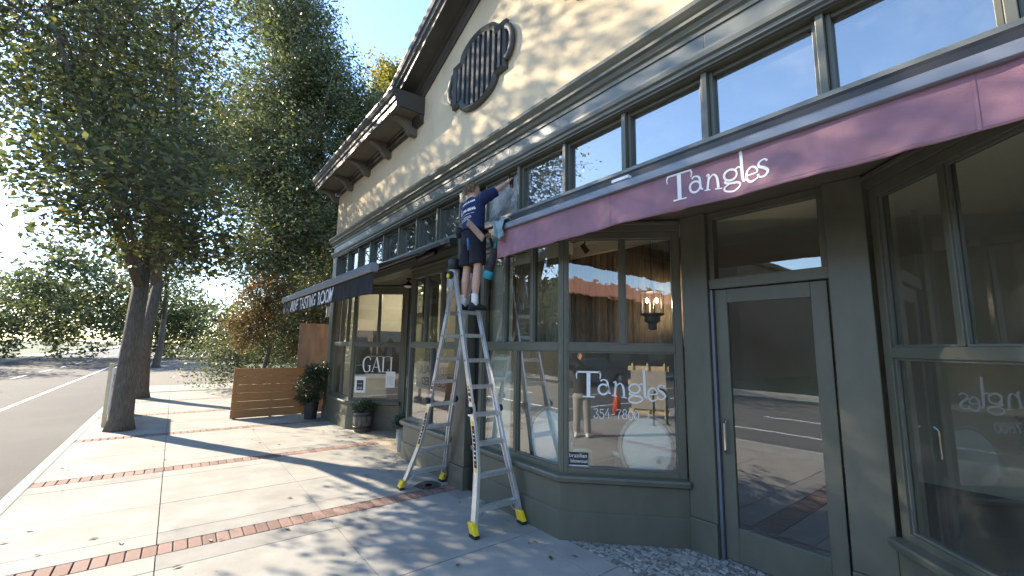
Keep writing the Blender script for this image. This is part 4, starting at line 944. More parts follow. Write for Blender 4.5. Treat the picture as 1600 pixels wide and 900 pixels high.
for A, rot in ((LA, -0.35), (RA, 0.3)):
    MB().tube([A - Vector((0, 0, .045)), A + Vector((0, 0, .02)), A + Vector((0, 0, .085)), A + Vector((0, 0, .10))], [.043, .043, .044, .046], 14).build('sock', M['sock'], man, smooth=True)
    d = Vector((math.sin(rot) * .35, 1, 0)).normalized(); b = Vector((A.x, A.y, zb)); px = Vector((d.y, -d.x, 0))
    sm = MB()
    sm.tube([b - d * .075 + Vector((0, 0, .045)), b - d * .06 + Vector((0, 0, .05)), b + Vector((0, 0, .05)), b + d * .09 + Vector((0, 0, .04)), b + d * .14 + Vector((0, 0, .032)), b + d * .17 + Vector((0, 0, .026))], [(.022, .03), (.038, .042), (.042, .046), (.047, .036), (.042, .028), (.02, .014)], 14, ref=px)
    so2 = sm.build('shoe', M['shoe'], man, smooth=True)
    sm = MB(); sm.tube([b - d * .085 + Vector((0, 0, .012)), b - d * .06 + Vector((0, 0, .012)), b + Vector((0, 0, .012)), b + d * .1 + Vector((0, 0, .012)), b + d * .178 + Vector((0, 0, .012))], [(.02, .011), (.043, .0115), (.044, .0115), (.05, .0115), (.024, .011)], 14, ref=px)
    sm.build('sole', M['rubber'], so2)
MB().tube([WA + Vector((0.02 + .187 * math.cos(a), .148 * math.sin(a), -.095)) for a in [2 * math.pi * i / 28 for i in range(29)]], [(.006, .028)] * 29, 8, ref=(0, 0, 1)).build('tool_belt', M['rubber'], man)
MB().tube([(-4.73, 2.83, 3.30), (-4.73, 2.82, 3.37), (-4.73, 2.82, 3.43)], [(.035, .07), (.045, .085), (.045, .085)], 12, ref=(1, 0, 0)).build('belt_pouch', M['rubber'], man, smooth=True)
# print on the back of the shirt
dgv = [v.co.copy() for v in shirt.data.vertices]; bvh = BVHTree.FromPolygons([tuple(v) for v in dgv], [tuple(p.vertices) for p in shirt.data.polygons])
offp = Vector((-4.51, 2.86, 2.338))
def onback(VF, cx, cz, ang, name, m=M['white']):
    c, q_ = math.cos(ang), math.sin(ang); mb = MB(); V = []
    for x, y in VF[0]:
        X, Z = cx + x * c - y * q_, cz + x * q_ + y * c
        h = bvh.ray_cast(Vector((X, 2.3, Z)), Vector((0, 1, 0)))[0]
        V.append((X, (h.y if h else 2.74) - 0.004, Z))
    mb.add(V, VF[1]); mb.build(name, m, shirt, fixn=False)
ANG = 0.24
def c_(VF): xs = [v[0] for v in VF[0]]; mx_ = (min(xs) + max(xs)) / 2; return [(x - mx_, y) for x, y in VF[0]], VF[1]
logo = ribbon([[(-.02, -.03, .004), (.05, -.03, .004)], [(.05, -.03, .004), (.05, .04, .004)], [(.05, .04, .004), (-.02, .04, .004)], [(-.02, .04, .004), (-.02, -.03, .004)], [(-.005, -.018, .014), (.006, -.006, .014)], [(.024, -.018, .014), (.036, -.006, .014)], [(-.005, .014, .014), (.006, .026, .014)], [(.024, .014, .014), (.036, .026, .014)]], False)
onback(logo, -4.655, 3.625, ANG, 'print')
scrib = merge(*[ribbon([[(i * .024, random.uniform(-.004, .004), .008), (i * .024 + .008, .028, .010), (i * .024 + .016, random.uniform(.0, .012), .008)]]) for i in range(8)])
onback(scrib, -4.575, 3.66, ANG + .08, 'print')
onback(c_(textflat('(748) 208-8846', 0.050, 1.0, 0, .0018)), -4.52, 3.57, ANG, 'print')
for j, (w_, z_) in enumerate(((.24, 3.535), (.20, 3.50), (.21, 3.48), (.15, 3.46))):
    k_ = int(w_ / .012)
    onback(merge(*[ribbon([[(-w_ / 2 + i * .012, 0, .008 if j else .005), (-w_ / 2 + i * .012 + .008, random.uniform(0, .003), .010 if j else .006)]], False) for i in range(k_) if random.random() > .12]), -4.50, z_, ANG, 'print')

# things he carries and works with
sq = empty('squeegee', (-4.32, 3.30, 4.07), 'black handled squeegee held to the upper glass', 'squeegee')
MB().tube([(-4.315, 3.285, 4.165), (-4.305, 3.292, 4.08), (-4.30, 3.30, 3.985)], [.009, .012, .008], 10).build('handle', M['rubber'], sq, smooth=True)
MB().box(-4.312, -4.288, 3.318, 3.333, 3.99, 4.17).build('blade_channel', M['rubber'], sq, bevel=.004)
hol = empty('tool_holster', (-4.25, 2.70, 2.9), 'black tubular tool holster with teal base hanging at the right hip', 'holster')
hx = Vector((-4.225, 2.915, 2.735)); hy = Vector((-4.10, 2.93, 3.07))
MB().tube([hx, hx + (hy - hx) * .15, hx + (hy - hx) * .9, hy], [(.05, .04), (.055, .045), (.052, .043), (.055, .045)], 14).build('sheath', M['rubber'], hol, smooth=True)
MB().tube([hx - (hy - hx) * .06, hx - (hy - hx) * .03, hx + (hy - hx) * .12, hx + (hy - hx) * .22], [(.055, .045), (.068, .056), (.072, .060), (.064, .054)], 14).build('base_cup', M['teal'], hol, smooth=True)
MB().bar(hy - (hy - hx) * .1 + Vector((.02, -.02, 0)), hy + Vector((.10, -.02, .17)), .03, .018).build('tool_handle', M['teal'], hol, bevel=.004)
MB().bar(hy + Vector((-.03, 0, -.05)), hy + Vector((-.15, .03, .16)), .035, .008).build('belt_strap', M['rubber'], hol)
bd = MB(); bd.bar((-4.37, 2.70, 3.415), (-4.07, 2.735, 3.15), .08, .022, up=(0, -1, 0))
tag(bd.build('scrubber_board', M['tan'], None, bevel=.004), 'brown flat scrubber tucked through the belt at the back', 'scrubber')
gp = MB(); gp.tube([(-4.36, 2.715, 3.06), (-4.37, 2.71, 3.21)], [.014, .016], 10)
tag(gp.build('scraper', M['bluegrip'], None, smooth=True), 'blue handled scraper hanging from the belt over the shorts', 'scraper')
# cloth thrown over the awning bar
rnd = random.Random(5); mb = MB(); N_ = 16; V = []
for j in range(N_ + 1):
    for i in range(N_ + 1):
        u, v = i / N_, j / N_
        x = -4.05 + .24 * u + .03 * math.sin(v * 7 + u * 3); r = .085
        if v < .45: y, z = 2.85 - .008 - .012 * math.sin(u * 14), 3.14 + (v / .45) * .205
        else: y, z = 2.85 + (v - .45) / .55 * .14, 3.352 + .022 * math.sin((v - .45) * 11) 
        V.append((x, y + .012 * math.sin(u * 17 + v * 9), z + .03 * math.sin(u * 9 + 2 * v) * (1 - v) + .016 * math.sin(u * 21 + v * 13) ** 2))
Fc = [(j * (N_ + 1) + i, j * (N_ + 1) + i + 1, (j + 1) * (N_ + 1) + i + 1, (j + 1) * (N_ + 1) + i) for j in range(N_) for i in range(N_)]
mb.add(V, Fc); cl = mb.build('cleaning_cloth', M['cloth'], None, smooth=True, fixn=False)
sf = cl.modifiers.new('s', 'SOLIDIFY'); sf.thickness = .006
tag(cl, 'crumpled grey green cloth thrown over the mauve awning bar', 'cloth')

# ================================================================== TREES AND PLANTS
def leaf_arrays(blobs, seed, size, per_clump=26, shell=0.55, droop=0.15, tw=None):
    """blobs: (cx,cy,cz,rx,ry,rz,clumps,sigma). Returns leaf quads in clumps spread through ellipsoids."""
    rg = np.random.default_rng(seed); C = []; T_ = []
    for (cx, cy, cz, rx, ry, rz_, nc, sg) in blobs:
        d = rg.normal(size=(nc, 3)); d /= np.linalg.norm(d, axis=1)[:, None]
        r = (shell ** 3 + (1 - shell ** 3) * rg.random(nc)) ** (1 / 3) * (1 + 0.16 * rg.normal(size=nc))
        cc = d * r[:, None] * np.array([rx, ry, rz_]) + np.array([cx, cy, cz])
        T_.append((cc.copy(), np.array([cx, cy, cz])))
        n_ = np.maximum(4, rg.poisson(per_clump, nc)); idx = np.repeat(np.arange(nc), n_)
        C.append(cc[idx] + rg.normal(size=(len(idx), 3)) * sg * np.array([1, 1, 0.6]))
    if tw is not None: tw += T_
    C = np.concatenate(C); n = len(C)
    a = rg.normal(size=(n, 3)); a[:, 2] = a[:, 2] * 0.6 - droop; a /= np.linalg.norm(a, axis=1)[:, None]
    b = rg.normal(size=(n, 3)); b -= a * np.sum(a * b, axis=1)[:, None]; b /= np.linalg.norm(b, axis=1)[:, None]
    s = size * (0.5 + 1.0 * rg.random(n) ** 1.6)[:, None]
    V = np.empty((n, 4, 3)); V[:, 0] = C - a * s * 0.5; V[:, 1] = C + b * s * 0.27; V[:, 2] = C + a * s * 0.55; V[:, 3] = C - b * s * 0.27
    return V.reshape(-1, 3), n
def twig_obj(tw, parent, r=0.013):
    V = []; 
    for cc, c in tw:
        rg = np.random.default_rng(len(cc)); d = c - cc; L = np.linalg.norm(d, axis=1)[:, None]; d = d / np.maximum(L, 1e-6)
        p1 = cc - d * 0.25 + rg.normal(size=cc.shape) * 0.12; p0 = cc + d * np.minimum(L * 0.6, 1.1) + rg.normal(size=cc.shape) * 0.15
        a = np.cross(d, np.array([0.3, 0.5, 0.8])); a /= np.linalg.norm(a, axis=1)[:, None]; b = np.cross(d, a)
        q = np.empty((len(cc), 6, 3))
        for k in range(3):
            o = a * math.cos(k * 2.094) + b * math.sin(k * 2.094); q[:, k] = p0 + o * r; q[:, k + 3] = p1 + o * r * 0.4
        V.append(q)
    V = np.concatenate(V); n = len(V); base = (np.arange(n) * 6)[:, None]
    Fq = np.concatenate([base + np.array([[k, (k + 1) % 3, (k + 1) % 3 + 3, k + 3]]) for k in range(3)], axis=0).astype(np.int32)
    me = bpy.data.meshes.new('twigs'); me.vertices.add(n * 6); me.vertices.foreach_set('co', V.ravel()); me.loops.add(Fq.size); me.loops.foreach_set('vertex_index', Fq.ravel())
    me.polygons.add(len(Fq)); me.polygons.foreach_set('loop_start', np.arange(0, Fq.size, 4, dtype=np.int32)); me.polygons.foreach_set('loop_total', np.full(len(Fq), 4, dtype=np.int32))
    me.materials.append(M['bark']); me.update(calc_edges=True)
    o = bpy.data.objects.new('twigs', me); COL.objects.link(o); o.parent = parent; o.matrix_parent_inverse = WORLDINV[parent.name]; o['kind'] = 'stuff'
def leaf_obj(name, blobs, seed, size, m, parent, per_clump=26, shell=0.55, droop=0.15, twigs=False):
    tw = [] if twigs else None
    V, n = leaf_arrays(blobs, seed, size, per_clump, shell, droop, tw)
    if twigs: twig_obj(tw, parent)
    me = bpy.data.meshes.new(name); me.vertices.add(len(V)); me.vertices.foreach_set('co', V.ravel())
    me.loops.add(4 * n); me.loops.foreach_set('vertex_index', np.arange(4 * n, dtype=np.int32)); me.polygons.add(n)
    me.polygons.foreach_set('loop_start', np.arange(0, 4 * n, 4, dtype=np.int32)); me.polygons.foreach_set('loop_total', np.full(n, 4, dtype=np.int32))
    me.materials.append(m); me.update(calc_edges=True)
    o = bpy.data.objects.new(name, me); COL.objects.link(o)
    if parent is not None: o.parent = parent; o.matrix_parent_inverse = WORLDINV[parent.name]
    return o
def tree(name, label, base, h, blobs, seed, size, m, r0=0.25, per_clump=26, shell=0.5, group=None):
    t = empty(name, base, label, 'tree', group); rnd = random.Random(seed); b = Vector(base); mb = MB()
    top = b + Vector((rnd.uniform(-.3, .3), rnd.uniform(-.3, .3), h))
    mb.tube([b + Vector((0, 0, -.1)), b + Vector((0, 0, .25)), b + (top - b) * .4 + Vector((rnd.uniform(-.12, .12), rnd.uniform(-.12, .12), 0)), top], [r0 * 1.5, r0 * 1.1, r0 * .9, r0 * .7], 10)
    for (cx, cy, cz, rx_, ry_, rz_, nc, sg) in blobs:
        c = Vector((cx, cy, cz))
        st_ = b + (top - b) * rnd.uniform(.8, 1.0); mid = st_ + (c - st_) * .5 + Vector((rnd.uniform(-.4, .4), rnd.uniform(-.4, .4), .3))
        mb.tube([st_, mid, c], [r0 * .5, r0 * .33, r0 * .18], 7)
        for _ in range(7):
            d = Vector((rnd.gauss(0, 1), rnd.gauss(0, 1), rnd.gauss(.2, 1))).normalized(); e = c + Vector((d.x * rx_, d.y * ry_, d.z * rz_)) * .85
            s2 = mid + (c - mid) * rnd.uniform(.1, 1); m2 = s2 + (e - s2) * .5 + Vector((rnd.uniform(-.3, .3), rnd.uniform(-.3, .3), rnd.uniform(-.1, .3)))
            mb.tube([s2, m2, e], [r0 * .2, r0 * .12, r0 * .05], 5)
    mb.build('trunk', M['bark'], t, smooth=True, fixn=False)
    leaf_obj('crown', blobs, seed, size, m, t, per_clump, shell, twigs=True)
    return t
# street trees along the kerb: their crowns throw the dappled shade on the front and the sidewalk
tree('street_tree', 'street tree at the kerb nearest the shops, its crown over the sidewalk', (-12.6, -0.75, 0), 3.6,
     [(-12.8, -1.2, 6.2, 2.6, 2.3, 1.6, 260, .34), (-14.0, -2.2, 8.6, 2.5, 2.2, 1.9, 230, .36), (-11.6, -2.6, 8.4, 2.2, 2.0, 1.7, 200, .36), (-13.2, -1.0, 10.8, 2.4, 2.0, 1.7, 150, .34), (-15.4, -0.6, 6.6, 1.8, 1.8, 1.4, 130, .34), (-10.5, -1.0, 4.6, 1.9, 1.5, 1.0, 120, .32), (-11.6, .1, 4.0, 1.2, 1.0, .7, 60, .3)],
     11, 0.125, M['olive'], 0.20, 30, group='street trees along the kerb')
tree('street_tree', 'second street tree along the kerb, its crown behind the nearest one', (-19.2, -0.75, 0), 4.0,
     [(-19.0, -1.0, 7.4, 2.6, 2.4, 1.9, 170, .32), (-20.4, -2.0, 10.2, 2.4, 2.3, 2.0, 150, .34), (-17.9, -1.6, 10.6, 2.5, 2.2, 1.8, 150, .34), (-17.4, -1.0, 8.2, 2.0, 2.0, 1.6, 120, .32), (-19.2, -1.2, 12.6, 2.2, 2.0, 1.4, 110, .34)],
     12, 0.125, M['olive'], 0.22, 28, group='street trees along the kerb')
tree('street_tree', 'third street tree far along the kerb', (-40.5, -0.9, 0), 4.0,
     [(-40.5, -1.0, 6.8, 3.0, 2.6, 2.4, 240, .42), (-41.2, -1.4, 9.6, 2.6, 2.4, 2.0, 200, .42), (-39.0, -.6, 8.6, 2.0, 2.0, 1.8, 120, .4)],
     13, 0.15, M['olive'], 0.22, 26, group='street trees along the kerb')
# the big oak beyond the corner of the building
tree('oak_tree', 'large dark evergreen oak rising beyond the far corner of the building', (-21.5, 5.6, 0), 4.5,
     [(-20.5, 5.6, 7.6, 3.2, 3.0, 2.4, 420, .34), (-22.5, 4.2, 10.6, 3.4, 3.0, 2.6, 460, .34), (-20.6, 7.4, 10.4, 2.8, 2.6, 2.4, 380, .32), (-24.0, 3.6, 14.8, 3.4, 3.0, 2.6, 420, .34), (-22.0, 4.6, 15.0, 2.5, 1.9, 2.0, 330, .32), (-24.5, 1.6, 11.0, 2.6, 2.4, 2.4, 260, .36),
      (-21.0, 3.0, 6.0, 2.6, 2.2, 2.0, 300, .34), (-23.0, 3.6, 18.0, 2.6, 2.0, 1.8, 260, .34), (-20.2, 6.4, 13.0, 2.0, 1.8, 1.6, 220, .30), (-24.5, 2.6, 20.0, 2.6, 2.2, 1.8, 220, .34)],
     21, 0.15, M['oak'], 0.42, 38, 0.3)
tree('yellow_tree', 'yellow green tree catching the sun beside the roof edge, behind the oak', (-27.0, 10.6, 0), 9.0,
     [(-27.0, 10.2, 17.6, 1.9, 1.8, 2.2, 240, .32), (-26.4, 9.4, 14.6, 2.2, 2.0, 2.2, 230, .32), (-27.4, 10.2, 20.4, 1.4, 1.3, 1.5, 130, .3), (-26.8, 11.4, 19.4, 1.3, 1.2, 1.4, 100, .3)], 22, 0.20, M['yellowleaf'], 0.25, 30, 0.25)
tree('background_tree', 'mid green tree filling the gap behind the big oak', (-30.0, 7.5, 0), 4.0,
     [(-29.5, 7.5, 7.5, 4.0, 4.0, 3.2, 320, .5), (-30.5, 5.0, 11.0, 4.0, 3.6, 3.2, 320, .5), (-29.0, 10.5, 9.5, 3.5, 3.5, 3.0, 300, .5), (-30.5, 3.0, 15.0, 4.0, 3.6, 3.4, 320, .5)], 23, 0.24, M['oak'], 0.35, 34, 0.2)
tree('small_tree', 'small leafy tree with olive and yellow leaves beside the plywood sheet', (-16.6, 4.4, 0), 1.6,
     [(-16.4, 4.3, 3.4, 1.5, 1.3, 1.3, 300, .24), (-16.9, 3.7, 2.1, 1.3, 1.1, 1.0, 220, .22), (-16.2, 5.0, 4.9, 1.2, 1.1, 1.1, 170, .24)], 24, 0.085, M['olive'], 0.10, 30, 0.3)
tree('red_tree', 'reddish leaved small tree behind the black awning end', (-18.3, 2.6, 0), 1.8,
     [(-18.2, 2.7, 3.5, 1.1, 1.0, 0.9, 190, .24), (-18.5, 2.2, 2.4, 1.0, .9, .8, 130, .22)], 25, 0.09, M['redleaf'], 0.09, 28, 0.3)
hg = empty('hedge', (-18.0, 6.0, 0), 'dense dark hedge closing off the garden beyond the corner', 'hedge')
leaf_obj('foliage', [(-17.5, 6.3, 1.3, 1.6, 1.8, 1.3, 300, .3), (-19.6, 4.8, 1.4, 1.8, 1.6, 1.4, 300, .3), (-21.8, 2.2, 1.4, 1.6, 1.8, 1.4, 280, .3)], 26, 0.11, M['oak'], hg, 26, 0.2)
MB().tube([(-17.5, 6.3, 0), (-17.5, 6.3, 1.3)], .06, 6).tube([(-19.6, 4.8, 0), (-19.6, 4.8, 1.4)], .06, 6).tube([(-21.8, 2.2, 0), (-21.8, 2.2, 1.4)], .06, 6).build('stems', M['bark'], hg)['kind'] = 'stuff'
fw = leaf_obj('far_wood', [(-64 - 9 * math.sin(i * 2.1), -62 + i * 5.0, 4.5 + 2.0 * math.sin(i * 1.3), 5, 5, 5.0 + 2 * math.sin(i * 3.1), 330, .55) for i in range(20)], 27, 0.38, M['oak'], None, 30, 0.1)
fw['kind'] = 'stuff'; fw['label'] = 'far-off dark wood closing the end of the street'; fw['category'] = 'wood'
fw2 = leaf_obj('opposite_wood', [(-60 + i * 4.2, -16.5 - 3 * math.sin(i * 1.7), 3.6 + 1.4 * math.sin(i * 2.3), 3, 3, 4, 200, .45) for i in range(10)], 28, 0.26, M['oak'], None, 30, 0.1)
fw2['kind'] = 'stuff'; fw2['label'] = 'dark mass of trees beyond the opposite pavement'; fw2['category'] = 'wood'

rg_ = random.Random(77); lf = MB()
for _ in range(140):
    x_, y_ = rg_.uniform(-16, -2), rg_.choice([rg_.uniform(-1.2, 3.1), rg_.uniform(2.7, 3.2)]); a_ = rg_.uniform(0, 6.28); L_ = rg_.uniform(.018, .045)
    c_x, s_x = math.cos(a_), math.sin(a_); z_ = .004 + rg_.uniform(0, .004)
    lf.add([(x_ - c_x * L_, y_ - s_x * L_, z_), (x_ - s_x * L_ * .45, y_ + c_x * L_ * .45, z_ + .006), (x_ + c_x * L_, y_ + s_x * L_, z_ + .002), (x_ + s_x * L_ * .45, y_ - c_x * L_ * .45, z_ + .005)], [(0, 1, 2, 3)])
lo_ = lf.build('leaf_litter', leafmat('dry_leaves', [(.10, .06, .025), (.16, .10, .04), (.07, .06, .03)], .1), None, fixn=False)
lo_['kind'] = 'stuff'; lo_['label'] = 'scattered dry leaves lying on the sidewalk'; lo_['category'] = 'leaves'
def potted(name, label, cat, c, pot, potm, blobs, seed, size, lm, pc=26, shell=.6):
    t = empty(name, (c[0], c[1], 0), label, cat); x, y = c
    MB().lathe(pot, (x, y, 0), 26).build('pot', potm, t, smooth=False)
    rr = pot[-1][0] - .02; MB().lathe([(rr, pot[-1][1] - .05), (rr, pot[-1][1] - .035), (0.001, pot[-1][1] - .03)], (x, y, 0), 20).build('soil', M['soil'], t)
    leaf_obj('foliage', [(x + a, y + b, cz, rx_, ry_, rz_, nc, sg) for a, b, cz, rx_, ry_, rz_, nc, sg in blobs], seed, size, lm, t, pc, shell)
    stm = MB()
    for i in range(7):
        an = i * .9; stm.tube([(x, y, pot[-1][1] - .05), (x + .1 * math.cos(an), y + .1 * math.sin(an), blobs[0][2] + .1)], [.012, .005], 5)
    stm.build('stems', M['bark'], t)['kind'] = 'stuff'
    return t
bp = potted('barrel_planter', 'weathered barrel planter with a clipped round bush by the wine shop window', 'planter', (-9.70, 3.44),
       [(.165, 0), (.185, .06), (.205, .2), (.205, .3), (.195, .42), (.18, .42), (.18, .40)], M['barrel'], [(0, 0, .53, .20, .20, .155, 240, .03)], 31, .034, M['box'], 24, .75)
MB().lathe([(.2085, .09), (.2095, .095), (.213, .125), (.2085, .13)], (-9.70, 3.44, 0), 26).build('hoop', M['blackmetal'], bp); MB().lathe([(.2085, .34), (.21, .345), (.206, .38), (.202, .385)], (-9.70, 3.44, 0), 26).build('hoop', M['blackmetal'], bp)
potted('potted_shrub', 'leafy dark shrub in a black pot at the far corner of the building', 'shrub', (-11.98, 2.90),
       [(.14, 0), (.17, .36), (.185, .37), (.185, .42), (.16, .42), (.16, .40)], M['blackpot'], [(0, 0, .85, .36, .36, .40, 120, .07), (.05, .12, 1.18, .26, .28, .2, 60, .07), (0, -.12, .55, .3, .3, .15, 40, .06)], 32, .06, M['shrub'], 22, .45)
potted('urn_plant', 'pale narrow pot with trailing grey green leaves beside the doorway corner', 'planter', (-7.58, 3.42),
       [(.07, 0), (.085, .05), (.10, .3), (.11, .46), (.125, .5), (.11, .5), (.10, .48)], M['palepot'], [(0, 0, .54, .13, .13, .09, 60, .03), (0, -.05, .45, .12, .1, .1, 30, .03)], 33, .06, M['box'], 16, .5)
potted('window_plant', 'green leafy houseplant inside the salon window beside the pier', 'plant', (-4.72, 3.66),
       [(.07, .41), (.08, .48), (.10, .6), (.11, .62), (.10, .63), (.09, .62)], M['palepot'], [(0, 0, .92, .16, .14, .26, 70, .04)], 34, .075, leafmat('house_leaves', [(.03, .09, .02), (.05, .14, .03), (.10, .2, .05), (.2, .25, .12)], .3), 14, .3)

# far corner: plywood sheet and cedar planter wall
ps = MB(Matrix.Translation((-12.95, 2.70, 0)) @ Matrix.Rotation(math.radians(-2), 4, 'Y')); ps.box(0, .018, 0, .86, 0.02, 2.46)
tag(ps.build('plywood_sheet', M['ply'], None), 'upright weathered plywood sheet standing beside the far corner of the building', 'plywood')
pw = empty('plank_wall', (-12.85, 2.2, 0), 'low orange cedar plank wall in front of the plywood sheet', 'planter')
for i in range(6): MB().box(-12.90 + random.uniform(-.004, .004), -12.862, 1.25, 2.98, .02 + i * .205, .02 + i * .205 + .198).build('plank', M['cedar'], pw, bevel=.003)
for yy in (1.30, 2.10, 2.90): MB().box(-12.98, -12.905, yy, yy + .07, 0, 1.25).build('post', M['cedar'], pw)

# ================================================================== INSIDE THE SHOPS
def salon_chair(label, x, y, rz_, grp='salon chairs behind the glass'):
    t = empty('salon_chair', (x, y, .4 if y < YB + .2 else 0.02), label, 'chair', grp)
    T = Matrix.Translation((x, y, .40 if y < YB + .2 else 0.02)) @ Matrix.Rotation(rz_, 4, 'Z')
    mb = MB(T); N_ = 24
    pts = [(.26 * math.cos(a), 0, .46 + .31 * math.sin(a)) for a in [2 * math.pi * i / N_ for i in range(N_)]]
    mb.add([(px, -.03, pz) for px, _, pz in pts] + [(px * .9, -.055, .46 + (pz - .46) * .9) for px, _, pz in pts] + [(px, .04, pz) for px, _, pz in pts], [tuple(range(N_, 2 * N_)), tuple(range(3 * N_ - 1, 2 * N_ - 1, -1))] + [(i, (i + 1) % N_, (i + 1) % N_ + N_, i + N_) for i in range(N_)] + [(i, i + 2 * N_, (i + 1) % N_ + 2 * N_, (i + 1) % N_) for i in range(N_)])
    mb.build('backrest', M['salonwhite'], t, smooth=False)
    MB(T).tube([(.285 * math.cos(a), 0, .46 + .335 * math.sin(a)) for a in [2 * math.pi * i / N_ for i in range(N_ + 1)]], .022, 8).build('back_frame', M['palepot'], t, smooth=True)
    MB(T).box(-.26, .26, .04, .52, .06, .16).build('seat', M['salonwhite'], t, bevel=.03)
    for s_ in (-1, 1):
        MB(T).tube([(s_ * .27, .0, .36), (s_ * .33, .18, .34), (s_ * .31, .36, .30), (s_ * .28, .42, .1)], .025, 8).build('armrest', M['salonwhite'], t, smooth=True)
    for sx in (-1, 1):
        for sy in (0.06, .48): MB(T).tube([(sx * .22, sy, .06), (sx * .24, sy, 0.0)], .02, 8).build('leg', M['palepot'], t)
salon_chair('white oval backed salon chair behind the angled window', -2.83, 4.07, math.radians(42))
salon_chair('white oval backed salon chair behind the front window, half hidden by the ladder side pane', -3.78, 3.56, math.radians(14))
cu = MB(); nx = 60; V = []
for s_ in (0, 1):
    for j in range(2):
        for i in range(nx + 1):
            u = -4.62 + 2.14 * i / nx; V.append((u, 4.80 + .012 * math.sin(u * 60) + .015 * math.sin(u * 17) + s_ * .006, (3.30, 1.93)[j]))
W = nx + 1; K = 2 * W; Fc = []
for i in range(nx): Fc += [(i, i + 1, i + 1 + W, i + W), (K + i, K + i + W, K + i + 1 + W, K + i + 1)]
o_ = len(V); nb_ = 36
for s_ in (0, 1):
    for j in range(2):
        for i in range(nb_ + 1):
            u = 3.66 + 1.10 * i / nb_; V.append((-4.93 + .01 * math.sin(u * 60) + .012 * math.sin(u * 17) + s_ * .006, u, (3.34, 1.93)[j]))
W2 = nb_ + 1
for i in range(nb_): Fc += [(o_ + i, o_ + i + 1, o_ + i + 1 + W2, o_ + i + W2), (o_ + 2 * W2 + i, o_ + 2 * W2 + i + W2, o_ + 2 * W2 + i + 1 + W2, o_ + 2 * W2 + i + 1)]
cu.add(V, Fc); tag(cu.build('woven_shade', M['curtain'], None, smooth=True), 'brown woven shade hanging inside the salon below the cream bulkhead', 'shade')
pn = empty('pendant_lantern', (-2.95, 4.40, 2.3), 'dark tiered pendant lantern with two lit bulbs inside the salon', 'lamp')
MB().tube([(-2.95, 4.40, 3.415), (-2.95, 4.40, 2.72)], .006, 6).build('cord', M['blackmetal'], pn)
q = MB()
for k in range(8):
    a = k * math.pi / 4; q.bar((-2.95 + .13 * math.cos(a), 4.40 + .13 * math.sin(a), 2.30), (-2.95 + .13 * math.cos(a), 4.40 + .13 * math.sin(a), 2.56), .012, .012)
q.build('cage', M['blackmetal'], pn)['kind'] = 'stuff'
MB().lathe([(.02, 2.12), (.05, 2.13), (.05, 2.2), (.09, 2.22), (.09, 2.28), (.14, 2.30), (.14, 2.315), (.02, 2.32)], (-2.95, 4.40, 0), 16).build('base', M['blackmetal'], pn)
MB().lathe([(.14, 2.56), (.145, 2.575), (.03, 2.60), (.01, 2.73)], (-2.95, 4.40, 0), 16).build('top', M['blackmetal'], pn)
pl_ = bpy.data.lights.new('pendant_light', 'POINT'); pl_.energy = 5; pl_.color = (1, .80, .58); pl_.shadow_soft_size = .05
po_ = bpy.data.objects.new('pendant_light', pl_); COL.objects.link(po_); po_.location = (-2.95, 4.40, 2.42); po_.parent = pn; po_.matrix_parent_inverse = WORLDINV[pn.name]
for s_ in (-1, 1): MB().ball((-2.95 + s_ * .045, 4.40 + s_ * .03, 2.47), (.018, .018, .03), 8, 6).build('bulb', M['bulb'], pn, smooth=True)
tk = empty('track_light', (-3.55, 4.0, 3.2), 'small black track spotlight inside the salon window', 'lamp')
MB().bar((-4.2, 3.98, 3.27), (-3.0, 3.98, 3.27), .03, .02).build('track', M['blackmetal'], tk); MB().tube([(-3.62, 3.98, 3.26), (-3.62, 3.98, 3.19)], .01, 6).build('stem', M['blackmetal'], tk)
MB().tube([(-3.64, 3.95, 3.20), (-3.60, 4.01, 3.10)], [.03, .038], 12).build('head', M['blackmetal'], tk)
# painting of horses on the end wall of the wine shop
pt = empty('painting', (-11.62, 4.45, 1.7), 'large painting of dark horses hung on the wine shop end wall', 'painting')
TP = Matrix(((0, -1, 0, -11.60), (1, 0, 0, 3.85), (0, 0, 1, 1.12), (0, 0, 0, 1)))
MB(TP).box(0, 1.25, .0, .04, 0, 1.15).build('canvas', M['artsky'], pt)
MB(TP).prism_y([(.0, .0), (1.25, .0), (1.25, .55), (.8, .62), (.4, .58), (0, .66)], -.004, -.0005).build('painted_field', M['artgreen'], pt)
MB(TP).prism_y([(.08, 0), (.55, 0), (.58, .4), (.66, .62), (.60, .82), (.50, .98), (.46, 1.06), (.43, .98), (.34, .96), (.25, .7), (.10, .5)], -.008, -.0045).build('painted_horse', M['arthorse'], pt)
MB(TP).prism_y([(.66, 0), (1.15, 0), (1.2, .4), (1.08, .6), (.98, .9), (.90, .98), (.84, .90), (.78, .82), (.72, .5)], -.008, -.0045).build('painted_horse', M['arthorse'], pt)
MB(TP).prism_y([(.52, .5), (.57, .52), (.545, .9), (.50, .92)], -.011, -.0085).build('painted_blaze', M['artwhite'], pt)
MB(TP).prism_y([(.80, .3), (.98, .35), (.95, .8), (.84, .82)], -.011, -.0085).build('painted_blaze', M['artsky'], pt)
cl_ = empty('ceiling_spot', (-10.2, 5.0, 3.3), 'small lit ceiling spot inside the wine shop', 'lamp')
MB().lathe([(.07, 3.26), (.075, 3.28), (.05, 3.415)], (-10.2, 5.0, 0), 16).build('housing', M['blackmetal'], cl_); MB().ball((-10.2, 5.0, 3.255), (.05, .05, .02), 10, 6).build('bulb', M['bulb'], cl_)
pl2 = bpy.data.lights.new('spot_light', 'POINT'); pl2.energy = 17; pl2.color = (1, .86, .66); pl2.shadow_soft_size = .06
